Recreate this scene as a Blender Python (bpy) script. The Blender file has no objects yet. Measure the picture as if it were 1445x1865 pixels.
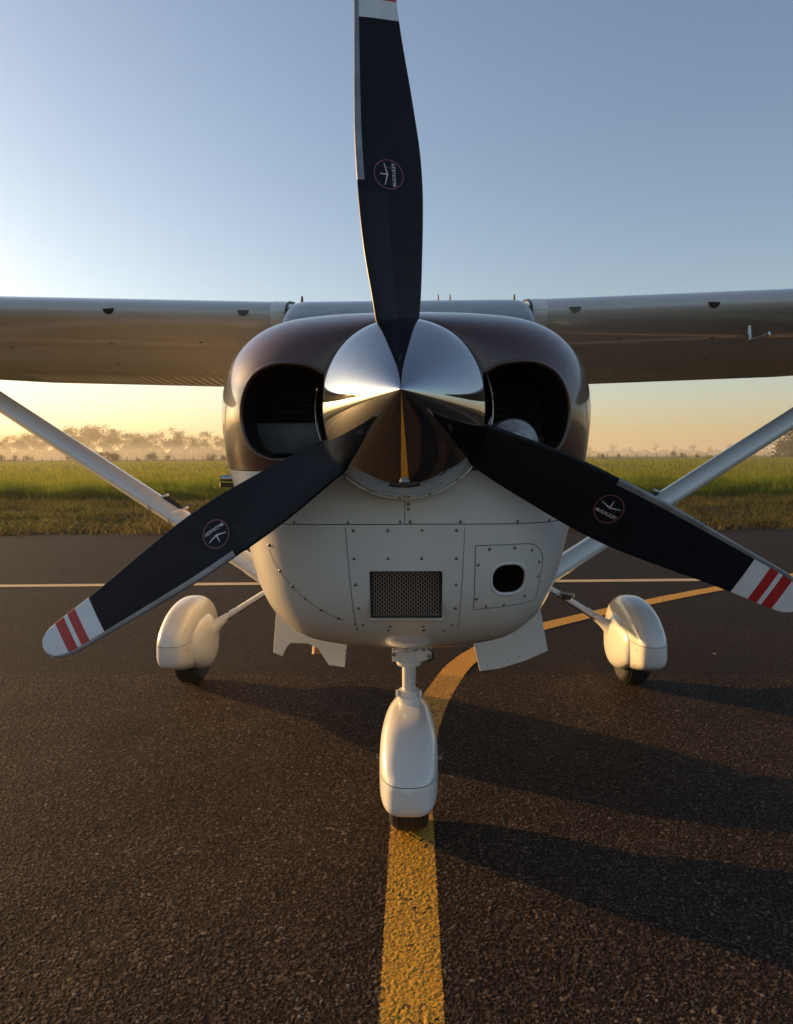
import bpy, bmesh, math, random
import numpy as np
from mathutils import Vector, Matrix
from mathutils.bvhtree import BVHTree

random.seed(7)
rng = np.random.default_rng(7)
R_ = math.radians
scene = bpy.context.scene
COL = scene.collection

# ------------------------------------------------------------------ camera, sky, sun, exposure
cam_d = bpy.data.cameras.new('camera')
cam = bpy.data.objects.new('camera', cam_d); COL.objects.link(cam)
cam_d.sensor_fit = 'HORIZONTAL'; cam_d.sensor_width = 36.0
cam_d.lens = 1309.5 / 1445.0 * 36.0
cam_d.clip_start = 0.02; cam_d.clip_end = 12000
PITCH, YAW, ROLL = 0.0795, 0.0234, -0.0056
fw = Vector((-math.sin(YAW)*math.cos(PITCH), math.cos(YAW)*math.cos(PITCH), -math.sin(PITCH)))
rt = Vector((math.cos(YAW), math.sin(YAW), 0)); up = rt.cross(fw)
rt2 = math.cos(ROLL)*rt + math.sin(ROLL)*up; up2 = -math.sin(ROLL)*rt + math.cos(ROLL)*up
cam.matrix_world = Matrix(((rt2.x, up2.x, -fw.x, 0.0207), (rt2.y, up2.y, -fw.y, -1.6442),
                           (rt2.z, up2.z, -fw.z, 1.326), (0, 0, 0, 1)))
scene.camera = cam

SUN_EL = R_(9.0)
SUN_AZ = math.atan2(-0.891, 0.454)                 # direction to the sun, from +Y, positive towards +X
world = bpy.data.worlds.new('World'); scene.world = world; world.use_nodes = True
wn = world.node_tree.nodes; wl = world.node_tree.links
bg = wn['Background']; bg.inputs['Strength'].default_value = 0.124
sky = wn.new('ShaderNodeTexSky'); sky.sky_type = 'NISHITA'; sky.sun_disc = False
sky.sun_elevation = SUN_EL; sky.sun_rotation = SUN_AZ
sky.altitude = 500; sky.air_density = 1.0; sky.dust_density = 1.9; sky.ozone_density = 1.8
wl.new(sky.outputs['Color'], bg.inputs['Color'])

sun_d = bpy.data.lights.new('sun', 'SUN'); sun = bpy.data.objects.new('sun', sun_d); COL.objects.link(sun)
sun_d.energy = 5.0; sun_d.angle = R_(0.6); sun_d.color = (1.0, 0.58, 0.21)
to_sun = Vector((math.sin(SUN_AZ)*math.cos(SUN_EL), math.cos(SUN_AZ)*math.cos(SUN_EL), math.sin(SUN_EL)))
sun.rotation_euler = to_sun.to_track_quat('Z', 'Y').to_euler(); sun.location = (-30, 20, 12)

vs = scene.view_settings
vs.view_transform = 'Standard'; vs.look = 'None'; vs.exposure = 0.86; vs.gamma = 1.0; vs.use_curve_mapping = False
scene.render.engine = 'CYCLES'
cy = scene.cycles
cy.use_denoising = True; cy.denoiser = 'OPENIMAGEDENOISE'
cy.max_bounces = 8; cy.volume_bounces = 1; cy.transparent_max_bounces = 8; cy.caustics_reflective = False
cy.sample_clamp_indirect = 6.0

# ------------------------------------------------------------------ materials
def mat(name, color, rough=0.5, metal=0.0, coat=0.0, spec=0.5):
    m = bpy.data.materials.new(name); m.use_nodes = True
    b = m.node_tree.nodes['Principled BSDF']
    b.inputs['Base Color'].default_value = (*color, 1); b.inputs['Roughness'].default_value = rough
    b.inputs['Metallic'].default_value = metal; b.inputs['Coat Weight'].default_value = coat
    b.inputs['Coat Roughness'].default_value = 0.06
    b.inputs['Specular IOR Level'].default_value = spec
    return m
def nd(m, t): return m.node_tree.nodes.new(t)
def lk(m, a, b): m.node_tree.links.new(a, b)
def bsdf(m): return m.node_tree.nodes['Principled BSDF']
def tex_coord(m, kind='Object', scale=None):
    t = nd(m, 'ShaderNodeTexCoord'); return t.outputs[kind]
def noise(m, scale, detail=4, rough=0.55, vec=None):
    n = nd(m, 'ShaderNodeTexNoise'); n.inputs['Scale'].default_value = scale
    n.inputs['Detail'].default_value = detail; n.inputs['Roughness'].default_value = rough
    lk(m, vec if vec is not None else tex_coord(m), n.inputs['Vector']); return n
def ramp(m, fac, stops):
    r = nd(m, 'ShaderNodeValToRGB'); el = r.color_ramp.elements
    while len(el) < len(stops): el.new(0.5)
    for e, (p, c) in zip(el, stops):
        e.position = p; e.color = (*c, 1) if len(c) == 3 else c
    lk(m, fac, r.inputs['Fac']); return r
def vary(m, scale, lo, hi, rough=None):
    """wear: slow colour drift and uneven gloss"""
    n = noise(m, scale, 5)
    r = ramp(m, n.outputs['Fac'], [(0.3, lo), (0.7, hi)]); lk(m, r.outputs['Color'], bsdf(m).inputs['Base Color'])
    if rough:
        n2 = noise(m, scale*6, 6)
        mr = nd(m, 'ShaderNodeMapRange'); mr.inputs['To Min'].default_value = rough[0]; mr.inputs['To Max'].default_value = rough[1]
        mr.inputs['From Min'].default_value = 0.3; mr.inputs['From Max'].default_value = 0.7
        lk(m, n2.outputs['Fac'], mr.inputs['Value']); lk(m, mr.outputs['Result'], bsdf(m).inputs['Roughness'])
    return m

M = {}
M['white'] = vary(mat('white_paint', (0.78, 0.76, 0.72), 0.3, 0, 0.6), 6, (0.715, 0.685, 0.645), (0.735, 0.71, 0.665))
M['brown'] = vary(mat('brown_metallic_paint', (0.045, 0.018, 0.010), 0.35, 0.12, 0.8), 8, (0.062, 0.018, 0.008), (0.078, 0.024, 0.011), (0.34, 0.42))
M['wing'] = vary(mat('wing_white_with_shade', (0.54, 0.51, 0.48), 0.3, 0, 0.7), 3, (0.50, 0.47, 0.44), (0.56, 0.53, 0.50))  # white paint greyed all over: shade of the undersides put into the colour
M['chrome'] = vary(mat('polished_metal', (0.80, 0.80, 0.81), 0.04, 1.0), 5, (0.37, 0.38, 0.40), (0.42, 0.43, 0.445), (0.02, 0.045))
M['blade'] = vary(mat('blade_black', (0.008, 0.010, 0.015), 0.42, 0, 0, 0.14), 14, (0.006, 0.008, 0.012), (0.010, 0.012, 0.018), (0.36, 0.5))
M['boot'] = mat('rubber_boot', (0.008, 0.010, 0.014), 0.34, 0, 0, 0.2)
M['erosion'] = vary(mat('worn_grey_edge', (0.25, 0.25, 0.26), 0.4, 0.5), 20, (0.20, 0.20, 0.21), (0.30, 0.30, 0.31), (0.3, 0.5))
M['tipwhite'] = vary(mat('blade_tip_white', (0.75, 0.75, 0.76), 0.4), 25, (0.70, 0.70, 0.71), (0.78, 0.78, 0.79))
M['tipred'] = vary(mat('blade_tip_red', (0.45, 0.02, 0.025), 0.4), 25, (0.42, 0.018, 0.022), (0.50, 0.028, 0.03))
M['decalwhite'] = mat('decal_white', (0.62, 0.64, 0.66), 0.5)
M['decalred'] = mat('decal_red', (0.34, 0.10, 0.14), 0.5)
M['tyre'] = vary(mat('tyre_rubber', (0.012, 0.011, 0.010), 0.75), 30, (0.010, 0.009, 0.008), (0.02, 0.018, 0.016))
M['steel'] = vary(mat('steel', (0.5, 0.5, 0.5), 0.25, 1.0), 30, (0.42, 0.42, 0.42), (0.58, 0.57, 0.55), (0.2, 0.4))
M['screw'] = mat('screw_steel', (0.22, 0.20, 0.18), 0.35, 1.0)
M['dark'] = mat('engine_bay_black', (0.012, 0.010, 0.009), 0.6)
M['baffle'] = vary(mat('baffle_grey', (0.30, 0.30, 0.31), 0.5, 0.2), 12, (0.12, 0.12, 0.125), (0.19, 0.19, 0.195))
M['seam'] = mat('seam_sealant', (0.16, 0.145, 0.13), 0.7)
M['glass'] = vary(mat('windshield_glass', (0.15, 0.16, 0.165), 0.16, 0, 0.2, 0.5), 9, (0.10, 0.105, 0.11), (0.20, 0.205, 0.21))
M['exhaust'] = vary(mat('exhaust_rust', (0.16, 0.09, 0.05), 0.55, 0.7), 30, (0.10, 0.055, 0.03), (0.22, 0.13, 0.07))
M['plastic'] = mat('black_plastic', (0.015, 0.014, 0.013), 0.45)
M['lamp'] = mat('smoked_lens', (0.03, 0.028, 0.026), 0.2)

# ------------------------------------------------------------------ helpers
def tag(o, label=None, cat=None, group=None, kind=None):
    if label: o['label'] = label
    if cat: o['category'] = cat
    if group: o['group'] = group
    if kind: o['kind'] = kind
    return o
def empty(name, loc=(0, 0, 0)):
    o = bpy.data.objects.new(name, None); o.location = loc; o.empty_display_size = 0.2; COL.objects.link(o); return o
def link(name, me, material=None, parent=None, smooth=40):
    o = bpy.data.objects.new(name, me); COL.objects.link(o)
    if material is not None:
        if not isinstance(material, (list, tuple)): material = [material]
        me.materials.clear()
        for mm in material: me.materials.append(M[mm] if isinstance(mm, str) else mm)
    if smooth:
        me.shade_smooth(); me.set_sharp_from_angle(angle=R_(smooth))
    if parent: o.parent = parent
    return o
def mesh(name, verts, faces):
    me = bpy.data.meshes.new(name); me.from_pydata([tuple(v) for v in verts], [], faces); me.validate(); me.update(); return me
def from_bm(name, bm):
    bmesh.ops.recalc_face_normals(bm, faces=bm.faces)
    me = bpy.data.meshes.new(name); bm.to_mesh(me); bm.free(); return me
def loft(rings, closed=True, caps=True):
    """rings: list of equal-length point lists -> verts, faces"""
    n = len(rings[0]); v = [tuple(p) for r in rings for p in r]; f = []
    for i in range(len(rings)-1):
        for j in range(n if closed else n-1):
            k = (j+1) % n
            f.append((i*n+j, i*n+k, (i+1)*n+k, (i+1)*n+j))
    if caps and closed:
        f.append(tuple(range(n-1, -1, -1))); f.append(tuple((len(rings)-1)*n+j for j in range(n)))
    return v, f
def fixn(me):
    bm = bmesh.new(); bm.from_mesh(me); bmesh.ops.recalc_face_normals(bm, faces=bm.faces); bm.to_mesh(me); bm.free(); return me
def loft_mesh(name, rings, closed=True, caps=True):
    return fixn(mesh(name, *loft(rings, closed, caps)))
def tube_mesh(name, pts, rad, n=12, flat=None):
    """tube along points; rad number or list; flat=(axis vector, factor) squashes the section"""
    pts = [Vector(p) for p in pts]; m_ = len(pts)
    rads = rad if isinstance(rad, (list, tuple)) else [rad]*m_
    rings = []; ref = None
    for i, p in enumerate(pts):
        t = (pts[min(i+1, m_-1)] - pts[max(i-1, 0)]).normalized()
        if ref is None:
            ref = t.orthogonal().normalized()
            if flat: ref = (Vector(flat[0]) - t*Vector(flat[0]).dot(t)).normalized()
        ref = (ref - t*ref.dot(t)).normalized(); bi = t.cross(ref)
        a, b = rads[i], rads[i]
        if flat: a = rads[i]*flat[1]
        rings.append([p + ref*(a*math.cos(2*math.pi*k/n)) + bi*(b*math.sin(2*math.pi*k/n)) for k in range(n)])
    return loft_mesh(name, rings)
def closed_tube_mesh(name, pts, rad, n=8):
    pts = [Vector(p) for p in pts]; m_ = len(pts); v = []; f = []
    c0 = sum(pts, Vector())/m_
    for i, p in enumerate(pts):
        t = (pts[(i+1) % m_] - pts[i-1]).normalized(); o = (p-c0); o = (o - t*o.dot(t)).normalized(); bi = t.cross(o)
        v += [tuple(p + o*(rad*math.cos(2*math.pi*k/n)) + bi*(rad*math.sin(2*math.pi*k/n))) for k in range(n)]
    for i in range(m_):
        for k in range(n):
            f.append((i*n+k, i*n+(k+1) % n, ((i+1) % m_)*n+(k+1) % n, ((i+1) % m_)*n+k))
    return fixn(mesh(name, v, f))
def lathe_mesh(name, prof, axis='Y', n=64, center=(0, 0, 0)):
    """prof: list of (radius, axial)"""
    v = []; f = []; m_ = len(prof); cx, cyy, cz = center
    for (r, a) in prof:
        for k in range(n):
            t = 2*math.pi*k/n; c, s = r*math.cos(t), r*math.sin(t)
            v.append({'Y': (cx+c, cyy+a, cz+s), 'Z': (cx+c, cyy+s, cz+a), 'X': (cx+a, cyy+c, cz+s)}[axis])
    for i in range(m_-1):
        for k in range(n):
            f.append((i*n+k, i*n+(k+1) % n, (i+1)*n+(k+1) % n, (i+1)*n+k))
    me = mesh(name, v, f); bm = bmesh.new(); bm.from_mesh(me)
    bmesh.ops.remove_doubles(bm, verts=bm.verts, dist=1e-5); bmesh.ops.recalc_face_normals(bm, faces=bm.faces); bm.to_mesh(me); bm.free(); return me
def box_mesh(name, c, s, bevel=0.0):
    bm = bmesh.new(); bmesh.ops.create_cube(bm, size=1)
    for v in bm.verts: v.co = Vector((v.co.x*s[0]+c[0], v.co.y*s[1]+c[1], v.co.z*s[2]+c[2]))
    if bevel: bmesh.ops.bevel(bm, geom=bm.edges[:], offset=bevel, segments=2, affect='EDGES', profile=0.5)
    return from_bm(name, bm)
def plate_mesh(name, pts, thick):
    """polygon of 3D points given a thickness along its normal"""
    p = [Vector(q) for q in pts]; nrm = Vector()
    for i in range(len(p)): nrm += (p[i]-p[0]).cross(p[(i+1) % len(p)]-p[0])
    nrm.normalize(); n = len(p)
    v = [q - nrm*thick/2 for q in p] + [q + nrm*thick/2 for q in p]
    f = [tuple(range(n-1, -1, -1)), tuple(range(n, 2*n))] + [(i, (i+1) % n, n+(i+1) % n, n+i) for i in range(n)]
    bm = bmesh.new(); bv = [bm.verts.new(q) for q in v]
    for ff in f: bm.faces.new([bv[i] for i in ff])
    bmesh.ops.bevel(bm, geom=bm.edges[:], offset=min(0.0012, thick*0.3), segments=1, affect='EDGES')
    return from_bm(name, bm)
def catmull(pts, per=8, closed=False):
    P = [np.array(p, float) for p in pts]; n = len(P); out = []
    for i in range(n if closed else n-1):
        p0 = P[i-1] if (closed or i > 0) else 2*P[0]-P[1]; p1 = P[i]; p2 = P[(i+1) % n]
        p3 = P[(i+2) % n] if (closed or i+2 < n) else 2*P[-1]-P[-2]
        for k in range(per):
            t = k/per
            out.append(0.5*(2*p1+(p2-p0)*t+(2*p0-5*p1+4*p2-p3)*t*t+(3*p1-p0-3*p2+p3)*t**3))
    if not closed: out.append(P[-1])
    return out
def interp(x, tab):
    return float(np.interp(x, [t[0] for t in tab], [t[1] for t in tab]))
def smooth_interp(x, tab):
    xs = [t[0] for t in tab]; ys = [t[1] for t in tab]
    if x <= xs[0]: return ys[0]
    if x >= xs[-1]: return ys[-1]
    i = max(k for k in range(len(xs)) if xs[k] <= x); i = min(i, len(xs)-2)
    m0 = (ys[i+1]-ys[i-1])/(xs[i+1]-xs[i-1]) if i > 0 else (ys[1]-ys[0])/(xs[1]-xs[0])
    m1 = (ys[i+2]-ys[i])/(xs[i+2]-xs[i]) if i+2 < len(xs) else (ys[-1]-ys[-2])/(xs[-1]-xs[-2])
    h = xs[i+1]-xs[i]; t = (x-xs[i])/h
    return (2*t**3-3*t*t+1)*ys[i]+(t**3-2*t*t+t)*h*m0+(-2*t**3+3*t*t)*ys[i+1]+(t**3-t*t)*h*m1
def boolean(me, cutters):
    """difference of a mesh and a list of cutter meshes"""
    o = bpy.data.objects.new('tmp', me); COL.objects.link(o); tmp = [o]
    for cme in cutters:
        c = bpy.data.objects.new('tmpc', cme); COL.objects.link(c); tmp.append(c)
        md = o.modifiers.new('b', 'BOOLEAN'); md.operation = 'DIFFERENCE'; md.solver = 'EXACT'; md.object = c
        md.material_mode = 'TRANSFER'
    dg = bpy.context.evaluated_depsgraph_get()
    out = bpy.data.meshes.new_from_object(o.evaluated_get(dg))
    for t in tmp: bpy.data.objects.remove(t)
    return out
def bisect(me, planes):
    """keep the side the normals point away from, and cap"""
    bm = bmesh.new(); bm.from_mesh(me)
    for co, no in planes:
        r = bmesh.ops.bisect_plane(bm, geom=bm.verts[:]+bm.edges[:]+bm.faces[:], plane_co=co, plane_no=no, clear_outer=True)
        ed = [e for e in bm.edges if e.is_boundary]
        if ed: bmesh.ops.holes_fill(bm, edges=ed, sides=0)
    bmesh.ops.recalc_face_normals(bm, faces=bm.faces)
    out = bpy.data.meshes.new('cut'); bm.to_mesh(out); bm.free(); return out
def bvh_of(me): 
    bm = bmesh.new(); bm.from_mesh(me); t = BVHTree.FromBMesh(bm); bm.free(); return t
def dup(src, parent, matrix):
    c = src.copy(); COL.objects.link(c); c.parent = parent; c.matrix_local = matrix; return c

# ------------------------------------------------------------------ setting: ground, pavement, paint
PAVE = R_(2.35)                                   # the apron's edge runs a little askew to the airplane
def pv(x, y, z=0.0):
    c, s = math.cos(PAVE), math.sin(PAVE); return (x*c - y*s, x*s + y*c, z)

def field_material():
    m = mat('grass_field', (0.06, 0.085, 0.02), 0.9, 0, 0, 0.1)
    v = tex_coord(m)
    mp = nd(m, 'ShaderNodeMapping'); mp.inputs['Scale'].default_value = (0.25, 1, 1); lk(m, v, mp.inputs['Vector'])
    n1 = noise(m, 0.16, 6, 0.6, mp.outputs['Vector'])
    r = ramp(m, n1.outputs['Fac'], [(0.28, (0.040, 0.068, 0.012)), (0.5, (0.072, 0.108, 0.020)), (0.72, (0.115, 0.135, 0.034))])
    n2 = noise(m, 9, 6, 0.7, v)
    mx = nd(m, 'ShaderNodeMix'); mx.data_type = 'RGBA'; mx.blend_type = 'MULTIPLY'; mx.inputs['Factor'].default_value = 0.7
    r2 = ramp(m, n2.outputs['Fac'], [(0.3, (0.45, 0.45, 0.45)), (0.7, (1.3, 1.3, 1.2))])
    lk(m, r.outputs['Color'], mx.inputs['A']); lk(m, r2.outputs['Color'], mx.inputs['B'])
    lk(m, mx.outputs['Result'], bsdf(m).inputs['Base Color'])
    b = nd(m, 'ShaderNodeBump'); b.inputs['Strength'].default_value = 1.0; b.inputs['Distance'].default_value = 0.25
    lk(m, n2.outputs['Fac'], b.inputs['Height']); lk(m, b.outputs['Normal'], bsdf(m).inputs['Normal'])
    return m
def asphalt_nodes(m, paint=False):
    """coarse rolled asphalt: rounded stones bedded in dark binder; paint lies over the same relief"""
    v = tex_coord(m); b_ = bsdf(m)
    vo = nd(m, 'ShaderNodeTexVoronoi'); vo.feature = 'F1'; vo.inputs['Scale'].default_value = 92; vo.inputs['Randomness'].default_value = 1.0
    lk(m, v, vo.inputs['Vector'])
    vo2 = nd(m, 'ShaderNodeTexVoronoi'); vo2.feature = 'F1'; vo2.inputs['Scale'].default_value = 210
    lk(m, v, vo2.inputs['Vector'])
    dome = nd(m, 'ShaderNodeMapRange'); dome.interpolation_type = 'SMOOTHSTEP'
    dome.inputs['From Min'].default_value = 0.75; dome.inputs['From Max'].default_value = 0.1
    lk(m, vo.outputs['Distance'], dome.inputs['Value'])
    d2 = nd(m, 'ShaderNodeMapRange'); d2.inputs['From Min'].default_value = 0.8; d2.inputs['From Max'].default_value = 0.1
    lk(m, vo2.outputs['Distance'], d2.inputs['Value'])
    sep = nd(m, 'ShaderNodeSeparateColor'); lk(m, vo.outputs['Color'], sep.inputs['Color'])
    hs = nd(m, 'ShaderNodeMath'); hs.operation = 'MULTIPLY'
    ms = nd(m, 'ShaderNodeMapRange'); ms.inputs['To Min'].default_value = 0.25; ms.inputs['To Max'].default_value = 1.0
    lk(m, sep.outputs['Red'], ms.inputs['Value']); lk(m, dome.outputs['Result'], hs.inputs[0]); lk(m, ms.outputs['Result'], hs.inputs[1])
    ad = nd(m, 'ShaderNodeMath'); ad.operation = 'MULTIPLY_ADD'; ad.inputs[1].default_value = 0.35
    lk(m, d2.outputs['Result'], ad.inputs[0]); lk(m, hs.outputs['Value'], ad.inputs[2])
    bp = nd(m, 'ShaderNodeBump'); bp.inputs['Strength'].default_value = 0.75; bp.inputs['Distance'].default_value = 0.0032
    lk(m, ad.outputs['Value'], bp.inputs['Height'])
    big = noise(m, 1.3, 5, 0.6, v)
    r = ramp(m, sep.outputs['Green'], [(0.0, (0.024, 0.016, 0.0115)), (0.6, (0.047, 0.0315, 0.023)), (0.93, (0.074, 0.050, 0.035)), (1.0, (0.16, 0.115, 0.082))])
    rb = ramp(m, big.outputs['Fac'], [(0.3, (0.72, 0.70, 0.70)), (0.7, (1.12, 1.10, 1.05))])
    mx = nd(m, 'ShaderNodeMix'); mx.data_type = 'RGBA'; mx.blend_type = 'MULTIPLY'; mx.inputs['Factor'].default_value = 1
    lk(m, r.outputs['Color'], mx.inputs['A']); lk(m, rb.outputs['Color'], mx.inputs['B'])
    mb = nd(m, 'ShaderNodeMix'); mb.data_type = 'RGBA'; mb.inputs['A'].default_value = (0.018, 0.015, 0.013, 1)
    lk(m, dome.outputs['Result'], mb.inputs['Factor']); lk(m, mx.outputs['Result'], mb.inputs['B'])
    rr = nd(m, 'ShaderNodeMapRange'); rr.inputs['To Min'].default_value = 0.6; rr.inputs['To Max'].default_value = 0.85
    lk(m, sep.outputs['Blue'], rr.inputs['Value']); lk(m, rr.outputs['Result'], b_.inputs['Roughness'])
    lk(m, bp.outputs['Normal'], b_.inputs['Normal'])
    return mb.outputs['Result'], v
def asphalt_material():
    m = mat('coarse_asphalt', (0.05, 0.04, 0.035), 0.6, 0, 0, 0.05)
    c, v = asphalt_nodes(m); lk(m, c, bsdf(m).inputs['Base Color']); return m
def paint_material(name, c1, c2, wear=0.60):
    m = mat(name, c1, 0.6, 0, 0, 0.35); c, v = asphalt_nodes(m)
    n = noise(m, 34, 6, 0.75, v); n0 = noise(m, 5, 4, 0.6, v)
    col = ramp(m, n0.outputs['Fac'], [(0.3, c1), (0.7, c2)])
    s = nd(m, 'ShaderNodeMath'); s.operation = 'MULTIPLY_ADD'; s.inputs[1].default_value = 0.45
    lk(m, n0.outputs['Fac'], s.inputs[0]); lk(m, n.outputs['Fac'], s.inputs[2])
    mk = ramp(m, s.outputs['Value'], [(wear+0.24, (0, 0, 0)), (wear+0.27, (1, 1, 1))])
    mx = nd(m, 'ShaderNodeMix'); mx.data_type = 'RGBA'
    lk(m, mk.outputs['Color'], mx.inputs['Factor']); lk(m, col.outputs['Color'], mx.inputs['A']); lk(m, c, mx.inputs['B'])
    lk(m, mx.outputs['Result'], bsdf(m).inputs['Base Color']); return m

S = 4500
field = tag(link('field', mesh('field', [(-S, -S, -0.05), (S, -S, -0.05), (S, S, -0.05), (-S, S, -0.05)], [(0, 1, 2, 3)]), field_material(), None, 0), kind='structure')
def verge_material():
    m = mat('dry_verge_soil', (0.08, 0.065, 0.035), 0.95, 0, 0, 0.1); n = noise(m, 6, 7, 0.7)
    r = ramp(m, n.outputs['Fac'], [(0.3, (0.016, 0.016, 0.010)), (0.55, (0.038, 0.034, 0.020)), (0.8, (0.09, 0.074, 0.040))])
    lk(m, r.outputs['Color'], bsdf(m).inputs['Base Color']); b = nd(m, 'ShaderNodeBump'); b.inputs['Distance'].default_value = 0.08
    lk(m, n.outputs['Fac'], b.inputs['Height']); lk(m, b.outputs['Normal'], bsdf(m).inputs['Normal']); return m
EDGE = 10.62                                      # apron edge, metres along the pavement's own y
vx = np.concatenate([np.linspace(-80, -18, 40)[:-1], np.linspace(-18, 18, 420), np.linspace(18, 80, 40)[1:]]); vy = np.linspace(EDGE-.3, 22, 150); vt = []; fc = []
for y in vy:
    for x in vx:
        e_ = min(1, max(0, (y-EDGE)/.6)); h = .045*math.sin(x*2.1+math.sin(y*3.7)*1.7)*math.cos(y*4.3+math.sin(x*1.3)*2) + .035*math.sin(x*6.3+y*2.7)*math.sin(y*7.9+x*1.1)
        vt.append(pv(x, y, -.03 + e_*(h+random.uniform(-.012, .012))))
for i in range(len(vy)-1):
    for j in range(len(vx)-1):
        k = i*len(vx)+j; fc.append((k, k+1, k+len(vx)+1, k+len(vx)))
tag(link('verge', mesh('verge', vt, fc), verge_material(), None, 180), kind='structure')
# apron with a slightly ragged edge
nx = 400; xs_ = np.linspace(-60, 60, nx); vt = []; fc = []
for i, x in enumerate(xs_):
    vt.append(pv(x, -40, -.004)); vt.append(pv(x, EDGE + 0.05*math.sin(x*3.1) + random.uniform(-0.05, 0.05), -.004))
for i in range(nx-1): fc.append((2*i, 2*i+2, 2*i+3, 2*i+1))
tag(link('apron', mesh('apron', vt, fc), asphalt_material(), None, 0), kind='structure')

YEL = paint_material('yellow_line_paint', (0.54, 0.26, 0.024), (0.64, 0.325, 0.038))
PALE = paint_material('pale_line_paint', (0.55, 0.40, 0.20), (0.62, 0.46, 0.24), 0.63)
def ribbon(name, pts, width, z, material):
    vt = []; fc = []; n = len(pts)
    for i, p in enumerate(pts):
        a = np.array(pts[max(i-1, 0)]); b = np.array(pts[min(i+1, n-1)]); t = (b-a)/np.linalg.norm(b-a); o = np.array([-t[1], t[0]])
        w1 = width/2 + random.uniform(-.003, .003); w2 = width/2 + random.uniform(-.003, .003)
        vt += [(p[0]+o[0]*w1, p[1]+o[1]*w1, z), (p[0]-o[0]*w2, p[1]-o[1]*w2, z)]
        if i: fc.append((2*i-2, 2*i-1, 2*i+1, 2*i))
    return tag(link(name, mesh(name, vt, fc), material, None, 0), kind='structure')
cl = [(0.012, y) for y in np.arange(-12, 1.0, 0.02)] + [tuple(p) for p in catmull(
    [(0.013, 1.0), (0.03, 1.4), (0.085, 1.9), (0.19, 2.4), (0.355, 2.92), (0.64, 3.42), (1.04, 3.86), (1.9, 4.58), (2.95, 5.36), (5.0, 6.7), (9.0, 9.0)], 30)]
TAXI = cl
ribbon('taxi_line', [p for p in cl if p[1] < -.32], 0.155, 0.0, YEL)
ribbon('taxi_line', [p for p in cl if p[1] > 2.58], 0.155, 0.0, YEL)
ribbon('edge_line', [pv(x, 5.765)[:2] for x in np.arange(-40, 40, 0.06)], 0.14, 0.0, PALE)

# close to the camera the stones of the asphalt are real relief
_hs = {}
def _cells(key, n=512):
    if key not in _hs:
        g = np.random.default_rng(key); _hs[key] = [g.random((n, n)).astype(np.float32) for _ in range(6)]
    return _hs[key]
def stone_layer(x, y, size, key, fill, hmax):
    """height and stone number of rounded stones on a jittered lattice"""
    jx, jy, rr, hh, aa, cc = _cells(key); gx = np.floor(x/size).astype(int); gy = np.floor(y/size).astype(int)
    H = np.zeros_like(x); Cc = np.full_like(x, -1.0)
    for dx in (-1, 0, 1):
        for dy in (-1, 0, 1):
            i = (gx+dx) % 512; j = (gy+dy) % 512
            px = (gx+dx+.5+(jx[i, j]-.5)*.9)*size; py = (gy+dy+.5+(jy[i, j]-.5)*.9)*size
            a = aa[i, j]*np.pi; ux, uy = np.cos(a), np.sin(a); ex, ey = x-px, y-py
            r = size*(.30+.30*rr[i, j]); q = ((ex*ux+ey*uy)/(r*1.15))**2 + ((-ex*uy+ey*ux)/(r*.82))**2
            h = np.where((q < 1) & (cc[i, j] < fill), hmax*(.35+.65*hh[i, j])*np.clip(1-q**3, 0, 1)**.45, 0)
            m_ = h > H; H = np.where(m_, h, H); Cc = np.where(m_, cc[i, j]/fill, Cc)
    return H, Cc
def relief(x, y):
    h1, c1 = stone_layer(x, y, .0086, 11, .62, .0015); h2, c2 = stone_layer(x, y, .0054, 12, .62, .0009); h3, c3 = stone_layer(x+.3, y+.7, .0135, 13, .18, .0021)
    H = h1; C = c1
    for h, c in ((h2, c2), (h3, c3)): m_ = h > H; H = np.where(m_, h, H); C = np.where(m_, c, C)
    low = .0015*(np.sin(x*7.1+np.sin(y*5.3)*1.5)*np.cos(y*6.7+np.sin(x*4.1)))
    return H+low, C
def grid_object(name, xs, ys, z0, material):
    """xs: rows x cols array of x, ys likewise"""
    r, c = xs.shape; H, C = relief(xs.ravel(), ys.ravel()); V = np.stack([xs.ravel(), ys.ravel(), z0+H], 1).astype(np.float32)
    k = np.arange((r-1)*c).reshape(r-1, c)[:, :-1].ravel(); F = np.stack([k, k+1, k+c+1, k+c], 1).astype(np.int32)
    me = bpy.data.meshes.new(name); me.vertices.add(len(V)); me.vertices.foreach_set('co', V.ravel())
    me.loops.add(F.size); me.loops.foreach_set('vertex_index', F.ravel()); me.polygons.add(len(F)); me.polygons.foreach_set('loop_start', np.arange(0, F.size, 4, dtype=np.int32))
    me.update(calc_edges=True); at_ = me.attributes.new('stone', 'FLOAT', 'POINT'); at_.data.foreach_set('value', C.astype(np.float32))
    o = link(name, me, material, None, 0); me.shade_smooth(); return o
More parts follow.
